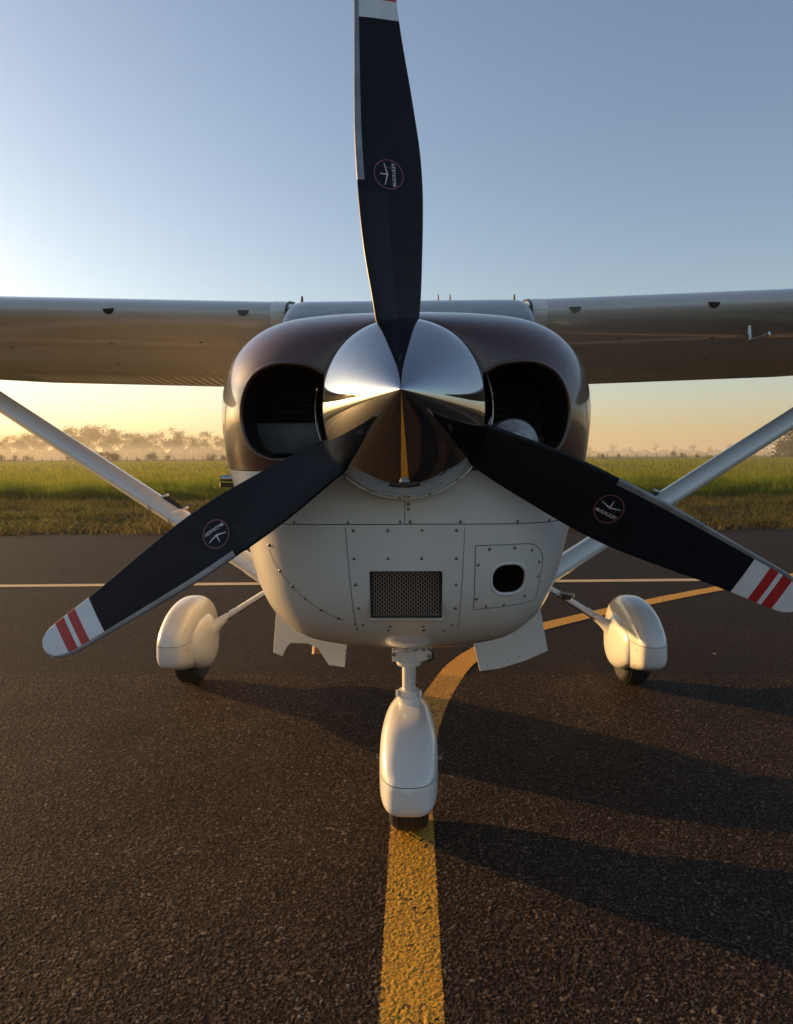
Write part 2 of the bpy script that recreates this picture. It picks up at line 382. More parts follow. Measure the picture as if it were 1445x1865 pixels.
def stone_nodes(m):
    b_ = bsdf(m); a = nd(m, 'ShaderNodeAttribute'); a.attribute_name = 'stone'; v = tex_coord(m)
    r = ramp(m, a.outputs['Fac'], [(0.0, (0.022, 0.015, 0.011)), (0.02, (0.036, 0.024, 0.017)), (0.5, (0.070, 0.048, 0.035)), (0.85, (0.106, 0.075, 0.053)), (1.0, (0.23, 0.175, 0.13))])
    big = noise(m, 1.3, 5, 0.6, v); rb = ramp(m, big.outputs['Fac'], [(0.3, (0.72, 0.70, 0.70)), (0.7, (1.12, 1.10, 1.05))])
    mx = nd(m, 'ShaderNodeMix'); mx.data_type = 'RGBA'; mx.blend_type = 'MULTIPLY'; mx.inputs['Factor'].default_value = 1
    lk(m, r.outputs['Color'], mx.inputs['A']); lk(m, rb.outputs['Color'], mx.inputs['B'])
    fn = noise(m, 700, 3, 0.6, v); bp = nd(m, 'ShaderNodeBump'); bp.inputs['Strength'].default_value = 0.5; bp.inputs['Distance'].default_value = 0.0005
    lk(m, fn.outputs['Fac'], bp.inputs['Height']); lk(m, bp.outputs['Normal'], b_.inputs['Normal'])
    return mx.outputs['Result'], v
ms_ = mat('asphalt_stone', (.05, .04, .03), .75, 0, 0, .06); c_, _ = stone_nodes(ms_); lk(ms_, c_, bsdf(ms_).inputs['Base Color'])
rows = []; y = -.34
while y < 2.62: rows.append(y); y += .0031 + .0016*max(0, y)
rows = np.array(rows); u_ = np.linspace(-1, 1, 1000)
hw = .60*(rows+1.66)+.12
o = grid_object('asphalt_stones', u_[None, :]*hw[:, None]+.02, np.repeat(rows[:, None], 1000, 1), -.0015, ms_)
tag(o, 'coarse stones bedded in the dark apron asphalt around the nose wheel', 'asphalt', None, 'stuff')
mp_ = mat('yellow_paint_on_stones', (.5, .24, .02), .5, 0, 0, .3); c_, v_ = stone_nodes(mp_)
at2 = nd(mp_, 'ShaderNodeAttribute'); at2.attribute_name = 'stone'
n_ = noise(mp_, 38, 6, .75, v_); n0 = noise(mp_, 4, 4, .6, v_)
cr = ramp(mp_, n0.outputs['Fac'], [(.3, (.58, .28, .026)), (.7, (.68, .35, .04))])
s_ = nd(mp_, 'ShaderNodeMath'); s_.operation = 'MULTIPLY_ADD'; s_.inputs[1].default_value = .5; lk(mp_, n0.outputs['Fac'], s_.inputs[0]); lk(mp_, n_.outputs['Fac'], s_.inputs[2])
mk = ramp(mp_, s_.outputs['Value'], [(.82, (0, 0, 0)), (.86, (1, 1, 1))])
mx_ = nd(mp_, 'ShaderNodeMix'); mx_.data_type = 'RGBA'; lk(mp_, mk.outputs['Color'], mx_.inputs['Factor']); lk(mp_, cr.outputs['Color'], mx_.inputs['A']); lk(mp_, c_, mx_.inputs['B'])
gap = nd(mp_, 'ShaderNodeMapRange'); gap.inputs['From Min'].default_value = 0.0; gap.inputs['From Max'].default_value = -0.5; gap.inputs['To Max'].default_value = 0.45; lk(mp_, at2.outputs['Fac'], gap.inputs['Value'])
mg = nd(mp_, 'ShaderNodeMix'); mg.data_type = 'RGBA'; lk(mp_, gap.outputs['Result'], mg.inputs['Factor']); lk(mp_, mx_.outputs['Result'], mg.inputs['A']); mg.inputs['B'].default_value = (.10, .055, .015, 1)
lk(mp_, mg.outputs['Result'], bsdf(mp_).inputs['Base Color'])
near = [p for p in TAXI if -.33 < p[1] < 2.61]; near = np.array(near)
tt = np.interp(np.arange(0, len(near)-1, .14), np.arange(len(near)), near[:, 0]); ty = np.interp(np.arange(0, len(near)-1, .14), np.arange(len(near)), near[:, 1])
dx_ = np.gradient(tt); dy_ = np.gradient(ty); L_ = np.hypot(dx_, dy_); ox, oy = dy_/L_, -dx_/L_
w_ = np.linspace(-.0775, .0775, 64); rag = (rng.random((len(tt), 64))-.5)*np.where(np.abs(np.linspace(-1, 1, 64)) > .97, .006, 0)
o = grid_object('taxi_line', tt[:, None]+ox[:, None]*(w_[None, :]+rag), ty[:, None]+oy[:, None]*(w_[None, :]+rag), -.0009, mp_); tag(o, kind='structure')

# ------------------------------------------------------------------ the airplane
AC = tag(empty('airplane'), 'brown and white high-wing propeller airplane parked nose-on over the yellow line', 'airplane')
HUBZ = 1.4317; TILT = R_(1.85)

# --- cowling
half = [(0, 1.733), (.12, 1.731), (.215, 1.726), (.345, 1.708), (.435, 1.67), (.50, 1.605), (.533, 1.52), (.541, 1.43), (.531, 1.33), (.518, 1.27), (.494, 1.17),
        (.466, 1.045), (.438, .944), (.392, .86), (.305, .793), (.183, .766), (.09, .759), (0, .757)]
half = [(x*.972, z) for x, z in half]
outl = catmull([(x, z) for x, z in half] + [(-x, z) for x, z in half[-2:0:-1]], 10, True)
ang = np.array([math.atan2(p[1]-1.43, p[0]) for p in outl]); rad_ = np.array([math.hypot(p[0], p[1]-1.43) for p in outl])
o_ = np.argsort(ang); ang = ang[o_]; rad_ = rad_[o_]
ang = np.concatenate([ang-2*math.pi, ang, ang+2*math.pi]); rad_ = np.tile(rad_, 3)
def Rout(t): return float(np.interp(t, ang, rad_))
NT = 224; R0 = 0.214
def cowl_point(t, s):
    """s 0..1 nose bowl, 1..2 back to the firewall"""
    Ro = Rout(t); dn = max(0.0, -math.sin(t)); upw = max(0.0, math.sin(t))
    if s <= 1:
        a = s*math.pi/2; p = 2.7 + 0.5*dn - 1.3*upw**1.6; q = 2.3 - 0.95*upw**1.6
        r = R0 + (Ro-R0)*math.sin(a)**(2/p); Y0 = 0.078 + 0.02*dn
        Y = 0.56 - (0.56-Y0)*math.cos(a)**(2/q) if a < math.pi/2-1e-6 else 0.56
    else:
        u = s-1; Y = 0.56 + 0.55*u; r = Ro*(1 + 0.035*u*(2-u)) 
    return (r*math.cos(t), Y, 1.43 + r*math.sin(t))
SS = [0] + [x for x in np.linspace(0.03, 1, 40)] + [1.12, 1.25, 1.4, 1.6, 1.8, 2.0]
rings = [[cowl_point(2*math.pi*k/NT, s) for k in range(NT)] for s in SS]
cowl_me = loft_mesh('cowl_solid', rings)
COWL_BVH = bvh_of(cowl_me)
def on_cowl(x, z, tree=COWL_BVH):
    h = tree.ray_cast(Vector((x, -1, z)), Vector((0, 1, 0)))
    return h[0], (h[1] if h[1].y < 0 else -h[1])
def prism(name, outline, y0, y1, material):
    n = len(outline); v = [(x, y0, z) for x, z in outline] + [(x, y1, z) for x, z in outline]
    f = [tuple(range(n)), tuple(range(2*n-1, n-1, -1))] + [(i, n+i, n+(i+1) % n, (i+1) % n) for i in range(n)]
    me = fixn(mesh(name, v, f)); me.materials.append(M[material]); return me
SEAM = 1.288; CHIN = 1.157; G = 0.0011
inl = [(-.404, 1.41), (-.397, 1.475), (-.368, 1.522), (-.318, 1.545), (-.262, 1.545), (-.212, 1.532), (-.178, 1.50), (-.166, 1.43), (-.172, 1.37), (-.205, 1.333), (-.262, 1.318), (-.328, 1.316), (-.38, 1.346)]
inL = catmull(inl, 8, True); inR = [(-p[0], p[1]) for p in inL][::-1]
upper = bisect(cowl_me, [((0, 0, SEAM+G), (0, 0, -1))]); upper.materials.append(M['brown'])
upper = boolean(upper, [prism('c', inL, -0.1, 0.50, 'dark'), prism('c', inR, -0.1, 0.50, 'dark')])
UP = link('upper_cowling', upper, None, AC, 35)
chin = bisect(cowl_me, [((0, 0, SEAM-G), (0, 0, 1)), ((0, 0, CHIN+G), (0, 0, -1))])
for sg in (-1, 1):
    link('chin_panel', bisect(chin, [((sg*0.0008, 0, 0), (-sg, 0, 0))]), 'white', AC, 35)
lower = bisect(cowl_me, [((0, 0, CHIN-G), (0, 0, 1))]); lower.materials.append(M['white'])
def rrect(x0, x1, z0, z1, r, n=6):
    out = []
    for cx, cz, a0 in ((x1-r, z1-r, 0), (x0+r, z1-r, 90), (x0+r, z0+r, 180), (x1-r, z0+r, 270)):
        for k in range(n+1):
            a = R_(a0 + 90*k/n); out.append((cx+r*math.cos(a), cz+r*math.sin(a)))
    return out
grill_o = rrect(-.088, .092, .918, 1.040, .004, 2); hole_o = rrect(.215, .301, .977, 1.055, .034, 8)
hole_o = [(x if z > 0 else x, z) for x, z in hole_o]
lower = boolean(lower, [prism('c', grill_o, -0.1, 0.19, 'dark'), prism('c', hole_o, -0.1, 0.45, 'dark')])
LOW = link('lower_cowling', lower, None, AC, 35)
for o in (inL, inR):
    pts = [on_cowl(p[0], p[1])[0] + Vector((0, 0.0035, 0)) for p in o]
    link('inlet_lip', closed_tube_mesh('inlet_lip', pts, 0.006, 10), 'brown', UP, 180)
pts = [on_cowl(p[0], p[1])[0] + Vector((0, 0.003, 0)) for p in rrect(.2125, .3035, .9745, 1.0575, .036, 10)]
link('duct_lip', closed_tube_mesh('duct_lip', pts, 0.005, 10), 'white', LOW, 180)
# lip below the air filter
pts = [on_cowl(x, 0.912)[0] + Vector((0, -0.001, 0)) for x in np.linspace(-.09, .094, 14)]
link('filter_lip', tube_mesh('filter_lip', pts, 0.009, 10), 'white', LOW, 180)
# air filter: a pleated screen
def filter_mesh():
    v = []; f = []
    def quadbox(x0, x1, y0, y1, z0, z1):
        b = len(v); v.extend([(x0, y0, z0), (x1, y0, z0), (x1, y0, z1), (x0, y0, z1), (x0, y1, z0), (x1, y1, z0), (x1, y1, z1), (x0, y1, z1)])
        f.extend([(b, b+1, b+2, b+3), (b, b+4, b+5, b+1), (b+1, b+5, b+6, b+2), (b+2, b+6, b+7, b+3), (b+3, b+7, b+4, b)])
    n = 30
    for i in range(n):
        x = -.084 + .172*i/(n-1); pp = []
        zz = np.linspace(.921, 1.037, 23)
        for k, z in enumerate(zz):
            pp.append((x + (0.0016 if k % 2 else -0.0016)*(1 if i % 2 else -1), z))
        for k in range(22):
            (xa, za), (xb, zb) = pp[k], pp[k+1]; b = len(v)
            v.extend([(xa-.0008, .178, za), (xa+.0008, .178, za), (xb+.0008, .178, zb), (xb-.0008, .178, zb)]); f.append((b, b+1, b+2, b+3))
            v.extend([(xa+.0008, .184, za), (xb+.0008, .184, zb)]); f.append((b+1, b+4, b+5, b+2))
    return mesh('air_filter', v, f)
M['mesh'] = mat('filter_wire', (0.42, 0.31, 0.24), 0.5, 0.2)
tag(link('air_filter', filter_mesh(), 'mesh', AC, 0))
for _v in bpy.data.objects['air_filter'].data.vertices: _v.co.y -= .045
fr = [(-.0875, .9185), (.0915, .9185), (.0915, 1.0395), (-.0875, 1.0395)]
bm = bmesh.new()
for i in range(4):
    a, b = Vector((fr[i][0], .128, fr[i][1])), Vector((fr[(i+1) % 4][0], .128, fr[(i+1) % 4][1]))
    d = (b-a).normalized(); o = Vector((-d.z, 0, d.x))*0.005; q = [a, b, b+o, a+o]
    bv = [bm.verts.new(p) for p in q] + [bm.verts.new(p+Vector((0, .01, 0))) for p in q]
    for ff in ((0, 1, 2, 3), (7, 6, 5, 4), (0, 4, 5, 1), (1, 5, 6, 2), (2, 6, 7, 3), (3, 7, 4, 0)): bm.faces.new([bv[j] for j in ff])
link('filter_frame', from_bm('filter_frame', bm), 'plastic', AC, 0)

def strip_on(name, pts, w, parent, material='seam', proud=0.0006):
    """a thin line of sealant lying on the cowl along (x, z) points"""
    P = [on_cowl(x, z) for x, z in pts]; v = []; f = []
    for i, (p, n) in enumerate(P):
        t = (P[min(i+1, len(P)-1)][0]-P[max(i-1, 0)][0]).normalized(); s = n.cross(t).normalized()*w/2
        v += [p+s+n*proud, p-s+n*proud]
        if i: f.append((2*i-2, 2*i-1, 2*i+1, 2*i))
    return link(name, mesh(name, v, f), material, parent, 180)
lin = lambda a, b, n=24: [(a[0]+(b[0]-a[0])*k/n, a[1]+(b[1]-a[1])*k/n) for k in range(n+1)]
strip_on('panel_seam', lin((-.145, 1.150), (-.128, .875)), .0018, LOW)
strip_on('panel_seam', lin((.146, 1.150), (.135, .875)), .0014, LOW)
arc = catmull([(-.345, 1.09), (-.335, 1.06), (-.308, 1.02), (-.277, .983), (-.243, .953), (-.205, .926), (-.16, .903)], 6)
strip_on('panel_seam', [tuple(p) for p in arc], .0018, LOW)
# round-ended duct plate
pl = lin((.172, .935), (.172, 1.104), 20) + lin((.172, 1.104), (.30, 1.106), 14) + [(.30+.048*math.sin(a), 1.058+.048*math.cos(a)) for a in np.linspace(0, math.pi/2, 10)] + lin((.348, 1.05), (.34, .955), 12) + lin((.33, .945), (.172, .935), 14)
strip_on('plate_seam', pl, .0022, LOW)
# screws
bm = bmesh.new(); bmesh.ops.create_uvsphere(bm, u_segments=10, v_segments=6, radius=1)
for v in bm.verts: v.co = Vector((v.co.x*.0042, v.co.y*.0042, v.co.z*.0022))
scr_me = from_bm('screw', bm); scr_me.materials.append(M['screw']); scr_me.shade_smooth()
def screw(parent, p, n, k=1.0, inv=None):
    o = bpy.data.objects.new('screw', scr_me); COL.objects.link(o); o.parent = parent
    q = n.to_track_quat('Z', 'Y'); o.matrix_local = Matrix.Translation(p) @ q.to_matrix().to_4x4() @ Matrix.Scale(k, 4); return o
SCR = [(-.272, 1.163), (-.139, 1.162), (-.011, 1.163), (.013, 1.163), (.135, 1.163), (.275, 1.163), (.36, 1.162),
       (-.126, 1.142), (-.042, 1.142), (.042, 1.142), (.126, 1.142), (-.125, 1.072), (-.042, 1.072), (.041, 1.072), (.126, 1.072),
       (-.123, 1.005), (.126, 1.005), (-.118, .94), (.126, .94), (-.13, .892), (-.11, .89), (-.04, .885), (.045, .885), (.12, .89), (-.126, .874), (-.045, .872), (.047, .872), (.10, .87),
       (.207, 1.095), (.27, 1.096), (.315, 1.088), (.338, 1.055), (.338, 1.015), (.180, 1.055), (.178, .965), (.203, .943), (.25, .945), (.305, .965),
       (.009, 1.206), (.009, 1.194), (-.345, 1.10), (-.318, 1.034), (-.287, .995), (-.254, .962), (-.216, .932), (-.172, .908)]
for x, z in SCR:
    p, n = on_cowl(x, z); screw(LOW if z < CHIN else UP, p + n*0.0004, n, random.uniform(.85, 1.1))

# --- engine seen through the inlets
EB = link('engine_baffle', box_mesh('engine_baffle', (-.295, .36, 1.372), (.24, .10, .085), .006), 'baffle', AC)
for x in (-.36, -.33, -.30, -.27, -.24): screw(EB, Vector((x, .309, 1.352+.004*math.sin(x*90))), Vector((0, -1, 0)), .9)
link('engine_baffle', box_mesh('engine_baffle', (.33, .44, 1.35), (.12, .10, .05), .004), 'baffle', AC)
M['alternator'] = vary(mat('cast_aluminium', (.5, .48, .45), .5, .6), 60, (.38, .36, .34), (.62, .60, .56))
alt = link('alternator', lathe_mesh('alternator', [(0, -.05), (.03, -.05), (.034, -.045), (.062, -.03), (.066, -.02), (.066, .06), (0, .06)], 'Y', 40, (.272, .20, 1.350)), 'alternator', AC, 35)
for sx in (-1, 1):
    for k in range(7):
        link('cooling_fin', box_mesh('cooling_fin', (sx*.315, .46, 1.40+.017*k), (.13, .06, .004)), 'dark', AC, 0)

# --- spinner and backplate, in the tilted hub frame
HUB = Matrix.Translation((0, 0, HUBZ)) @ Matrix.Rotation(-TILT, 4, 'X')
RS = .2065; LS = .39; YB = .04
SPT = [(0, 0), (.030, .0395), (.060, .080), (.090, .123), (.120, .169), (.148, .215), (.171, .257), (.187, .293), (.199, .335), (.2065, .39)]
spc = catmull(SPT, 7)
prof = [(max(p[0], 0), YB-LS+p[1]) for p in spc]
def sp_r(x): return float(np.interp(x*LS, [p[1] for p in spc], [p[0] for p in spc]))
prof += [(RS, YB+.012)]
SP = link('spinner', lathe_mesh('spinner', prof, 'Y', 128), 'chrome', AC, 60); SP.matrix_local = HUB
SB = link('spinner_backplate', lathe_mesh('spinner_backplate', [(RS-.01, YB+.004), (RS+.0015, YB+.004), (RS+.003, YB+.008), (RS+.003, YB+.024), (RS-.02, YB+.024), (0, YB+.024)], 'Y', 128), 'steel', AC, 35); SB.matrix_local = HUB
for k in range(18):
    a = 2*math.pi*(k+.35)/18; x = 0.965; r = sp_r(x); Y = YB-LS+LS*x
    n = Vector((math.cos(a), -0.18, math.sin(a))).normalized()
    screw(SP, Vector((r*math.cos(a), Y, r*math.sin(a))) + n*.0003, n, .9)

# --- propeller blades (radial +Z, leading edge -X, front -Y in the blade's frame)
LEt = [(.10, .034), (.15, .044), (.178, .0485), (.25, .056), (.335, .066), (.42, .0715), (.5, .0735), (.6, .0735), (.7, .069), (.77, .065), (.856, .060), (.93, .056), (.965, .050), (.985, .042), (1.0, .028), (1.006, .012)]
TEt = [(.10, -.034), (.15, -.040), (.178, -.043), (.26, -.054), (.35, -.062), (.43, -.068), (.5, -.071), (.58, -.069), (.66, -.061), (.73, -.053), (.80, -.044), (.87, -.037), (.95, -.031), (.98, -.026), (1.0, -.014), (1.006, -.002)]
BETA = [(.1, 42), (.2, 38), (.35, 30), (.5, 24), (.75, 18), (1.01, 14)]
THK = [(.1, .40), (.15, .36), (.2, .24), (.3, .16), (.5, .10), (.8, .075), (1.01, .06)]
NS = 20
def blade_sec(r, off=0.0):
    """closed section: 0..NS front face from TE to LE, NS..2NS back face from LE to TE"""
    le = smooth_interp(r, LEt); te = smooth_interp(r, TEt); c = le-te; b = R_(smooth_interp(r, BETA)); t = smooth_interp(r, THK)*c/math.cos(b)
    C = c/math.cos(b); pts = []
    def th(x): return 5*(.2969*math.sqrt(x)-.126*x-.3516*x*x+.2843*x**3-.1015*x**4)
    for k in range(2*NS):
        a = math.pi*k/NS; x = 0.5*(1+math.cos(a)); fr_ = k <= NS     # x: 0 at LE, 1 at TE
        w = th(x)*t*(0.78 if fr_ else 0.22) + (0.0006 if 0 < x < 1 else 0)
        pts.append((x*C, -w if fr_ else w))                            # along chord from LE, normal to chord
    if off:
        q = []
        for k in range(len(pts)):
            ax, ay = pts[k-1]; bx, by = pts[(k+1) % len(pts)]; dx, dy = bx-ax, by-ay; L = math.hypot(dx, dy) or 1
            q.append((pts[k][0]+dy/L*off*-1 if False else pts[k][0]-(-dy/L)*off*-1, pts[k][1]+(dx/L)*off))
        pts = q
    out = []
    for (u, n) in pts:
        # chord direction from LE towards TE; LE sits forward
        lx = -le + u*math.cos(b) - n*math.sin(b)*-1*-1
        ly = -le*math.tan(b) + u*math.sin(b) + n*math.cos(b)
        out.append((lx, ly, r))
    return out
def blade_rings(r0, r1, n, off=0.0): return [blade_sec(r, off) for r in np.linspace(r0, r1, n)]
def blade_patch(r0, r1, n, k0, k1, off):
    return [s[k0:k1+1] for s in blade_rings(r0, r1, n, off)]
blade_me = loft_mesh('propeller_blade', blade_rings(.10, .8555, 60))
tip_rng = [('tip_band', 'tipwhite', .8565, .897), ('tip_stripe', 'tipred', .8972, .9192), ('tip_band', 'tipwhite', .9194, .930), ('tip_stripe', 'tipred', .9302, .9548)]
full_me = loft_mesh('full', blade_rings(.10, 1.006, 90)); BL_BVH = bvh_of(full_me)
def on_blade(x, z):
    h = BL_BVH.ray_cast(Vector((x, -1, z)), Vector((0, 1, 0))); return h[0], (h[1] if h[1].y < 0 else -h[1])
# emblem: ring, inner arc, small winged mark, lettering; text runs outward, its top towards the leading edge
ER = .5168; EX = -.004                              # emblem centre
def emb(u, v): return (EX - v, ER + u)              # u outward, v towards the leading edge
def conform(name, polys2d, off):
    v = []; f = []
    for ring in polys2d:
        b = len(v)
        for (u, w) in ring:
            x, z = emb(u, w); p, n = on_blade(x, z); v.append(p + n*off)
        f.append(tuple(range(b, b+len(ring))))
    return mesh(name, v, f)
def ring_polys(r, w, a0, a1, n):
    out = []
    for k in range(n):
        a, b = R_(a0+(a1-a0)*k/n), R_(a0+(a1-a0)*(k+1)/n)
        out.append([((r-w)*math.cos(a), (r-w)*math.sin(a)), (r*math.cos(a), r*math.sin(a)), (r*math.cos(b), r*math.sin(b)), ((r-w)*math.cos(b), (r-w)*math.sin(b))])
    return out
def bar(a, b, w0, w1, n=4):
    a = np.array(a); b = np.array(b); t = (b-a)/np.linalg.norm(b-a); o = np.array([-t[1], t[0]]); out = []
    for k in range(n):
        p, q = a+(b-a)*k/n, a+(b-a)*(k+1)/n; wp, wq = w0+(w1-w0)*k/n, w0+(w1-w0)*(k+1)/n
        out.append([tuple(p-o*wp/2), tuple(q-o*wq/2), tuple(q+o*wq/2), tuple(p+o*wp/2)])
    return out
def text_mesh():
    cu = bpy.data.curves.new('t', 'FONT'); cu.body = 'McCAULEY'; cu.size = .0102; cu.align_x = 'CENTER'; cu.align_y = 'CENTER'; cu.offset = .00022; cu.space_character = 1.05; cu.resolution_u = 3
    o = bpy.data.objects.new('t', cu); COL.objects.link(o); dg = bpy.context.evaluated_depsgraph_get()
    me = bpy.data.meshes.new_from_object(o.evaluated_get(dg)); bpy.data.objects.remove(o)
    for v in me.vertices:
        x, z = emb(v.co.x, v.co.y-.0115); p, n = on_blade(x, z); v.co = p + n*.0007
    return me
parts_b = [('emblem_ring', conform('emblem_ring', ring_polys(.0325, .0016, 0, 360, 64), .0005), 'decalred'),
           ('emblem_arc', conform('emblem_arc', ring_polys(.0155, .0012, -60, 20, 14) + ring_polys(.0155, .0012, 200, 250, 10), .0005), 'decalred'),
           ('emblem_wings', conform('emblem_wings', bar((0, .003), (-.024, .0095), .0034, .0014) + bar((0, .003), (.024, .0095), .0034, .0014) + bar((0, .003), (0, .0195), .0032, .0020), .0007), 'decalwhite'),
           ('emblem_lettering', text_mesh(), 'decalwhite'),
           ('erosion_strip', loft_mesh('erosion_strip', blade_patch(.50, 1.003, 40, NS-4, NS+3, .0007), False, False), 'erosion'),
           ('deice_boot', loft_mesh('deice_boot', blade_patch(.19, .475, 30, NS-9, NS+4, .0009), False, False), 'boot')]
for nm, mm, r0, r1 in tip_rng: parts_b.append((nm, loft_mesh(nm, blade_rings(r0, r1, 6)), mm))
tipr = [blade_sec(r) for r in list(np.linspace(.955, .985, 5)) + [.992, .998, 1.002, 1.005, 1.006]]
parts_b.append(('tip_band', loft_mesh('tip_band', tipr), 'tipwhite'))
for nm, me, mm in parts_b:
    me.materials.clear(); me.materials.append(M[mm]); me.shade_smooth()
    if 'tip' in nm or nm == 'propeller_blade': me.set_sharp_from_angle(angle=R_(50))
blade_me.materials.append(M['blade']); blade_me.shade_smooth(); blade_me.set_sharp_from_angle(angle=R_(50))
for phi in (93.0, 213.0, 333.0):
    b = bpy.data.objects.new('propeller_blade', blade_me); COL.objects.link(b); b.parent = AC
    b.matrix_local = HUB @ Matrix.Rotation(-R_(phi-90), 4, 'Y')
    for nm, me, mm in parts_b:
        o = bpy.data.objects.new(nm, me); COL.objects.link(o); o.parent = b

# --- fuselage behind the firewall
TOPP = [(1.11, 1.742), (1.2, 1.75), (1.5, 1.86), (1.75, 1.985), (1.95, 2.07), (2.1, 2.105), (2.3, 2.128), (3.2, 2.12), (3.6, 2.05), (4.3, 1.90), (5.2, 1.72), (8.4, 1.52)]
BOTP = [(1.11, .735), (1.3, .68), (1.6, .635), (2.0, .61), (2.5, .60), (3.6, .69), (5.2, .92), (8.4, 1.28)]
WID = [(1.11, .548), (1.5, .575), (1.9, .597), (3.2, .60), (4.2, .50), (5.2, .36), (8.4, .09)]
EXPO = [(1.11, 2.9), (1.5, 5.0), (1.75, 20.0), (3.3, 20.0), (4.5, 3.0), (8.4, 2.4)]
def fus_sec(Y, off=0.0, n=96):
    zt, zb, w, e = (smooth_interp(Y, t) for t in (TOPP, BOTP, WID, EXPO)); zc = zb+(zt-zb)*.55; out = []
    for k in range(n):
        t = 2*math.pi*k/n; c, s = math.cos(t), math.sin(t); ee = e if s > 0 else smooth_interp(Y, [(1.11, 2.9), (1.5, 4.6), (3.0, 4.6), (4.5, 2.9)])
        x = (w+off)*math.copysign(abs(c)**(2/ee), c); h = (zt-zc) if s > 0 else (zc-zb)
        out.append((x, Y, zc + (h+off)*math.copysign(abs(s)**(2/ee), s)))
    return out
FY = list(np.linspace(1.115, 4.4, 50)) + list(np.linspace(4.7, 8.4, 16))
FUS = link('fuselage', loft_mesh('fuselage', [fus_sec(Y) for Y in FY]), 'white', AC, 40)
link('windshield', loft_mesh('windshield', [fus_sec(Y, .004)[8:41] for Y in np.linspace(1.24, 2.16, 24)], False, False), 'glass', AC, 40)
for a, b in ((2, 9), (39, 46)):
    for y0, y1 in ((2.1, 2.75), (2.82, 3.35), (3.42, 3.95)):
        link('side_window', loft_mesh('side_window', [fus_sec(Y, .004)[a:b+1] for Y in np.linspace(y0, y1, 10)], False, False), 'glass', AC, 40)
for sg in (-1, 1):    # windshield edge seal where it meets the wing root
    pts = [Vector((sg*.601, Y, smooth_interp(Y, TOPP)-.012)) for Y in np.linspace(1.55, 2.25, 14)]
    pts = [Vector((sg*.602, Y, z)) for Y, z in ((1.86, 1.90), (1.90, 1.98), (1.935, 2.02), (1.955, 2.05), (1.99, 2.075), (2.06, 2.10), (2.2, 2.125))]
    link('windshield_seal', tube_mesh('windshield_seal', pts, .006, 8), 'plastic', AC, 180)
    link('cabin_step', tube_mesh('cabin_step', [(sg*.55, 1.25, 1.232), (sg*.70, 1.21, 1.236), (sg*.745, 1.20, 1.237)], [.016, .014, .012], 12), 'steel', AC) if sg < 0 else None
link('cabin_step', tube_mesh('cabin_step', [(-.55, 1.27, 1.20), (-.70, 1.22, 1.208), (-.748, 1.20, 1.21)], [.011, .010, .009], 12), 'plastic', AC)
# tail
def surface(name, root, tip, thick, parent=AC, material='white'):
    """root/tip: (LE point, TE point); symmetric section"""
    rings = []
    for (le, te), t in ((root, thick), (tip, thick*.7)):
        le, te = Vector(le), Vector(te); d = te-le; spanv = (Vector(tip[0])-Vector(root[0])); nrm = d.cross(spanv).normalized(); rr = []
        for k in range(24):
            a = 2*math.pi*k/24; x = .5*(1-math.cos(a)); w = 5*(.2969*math.sqrt(x)-.126*x-.3516*x*x+.2843*x**3-.1036*x**4)*t
            rr.append(le + d*x + nrm*(w if k <= 12 else -w))
        rings.append(rr)
    return link(name, loft_mesh(name, rings), material, parent, 40)
surface('tail_fin', ((0, 6.9, 1.55), (0, 8.35, 1.50)), ((0, 7.75, 2.72), (0, 8.55, 2.72)), .10)
for sg in (-1, 1): surface('tailplane', ((sg*.08, 7.3, 1.48), (sg*.08, 8.3, 1.47)), ((sg*1.75, 7.5, 1.50), (sg*1.75, 8.2, 1.49)), .09)
# antennas on the cabin roof
for x, Y, h, r, mt in ((-.585, 2.35, .07, .010, 'plastic'), (-.455, 2.5, .07, .004, 'plastic'), (.163, 2.4, .085, .006, 'exhaust'), (.228, 2.4, .085, .006, 'exhaust'), (.455, 2.5, .08, .004, 'plastic'), (.582, 2.4, .08, .008, 'plastic')):
    zb = 2.122; r *= 1.5
    link('antenna', tube_mesh('antenna', [(x, Y, zb-.03), (x, Y+.01, zb+h*.6), (x, Y+.02, zb+h)], [r*1.3, r, r*.7], 8, ((1, 0, 0), .55)), mt, AC)

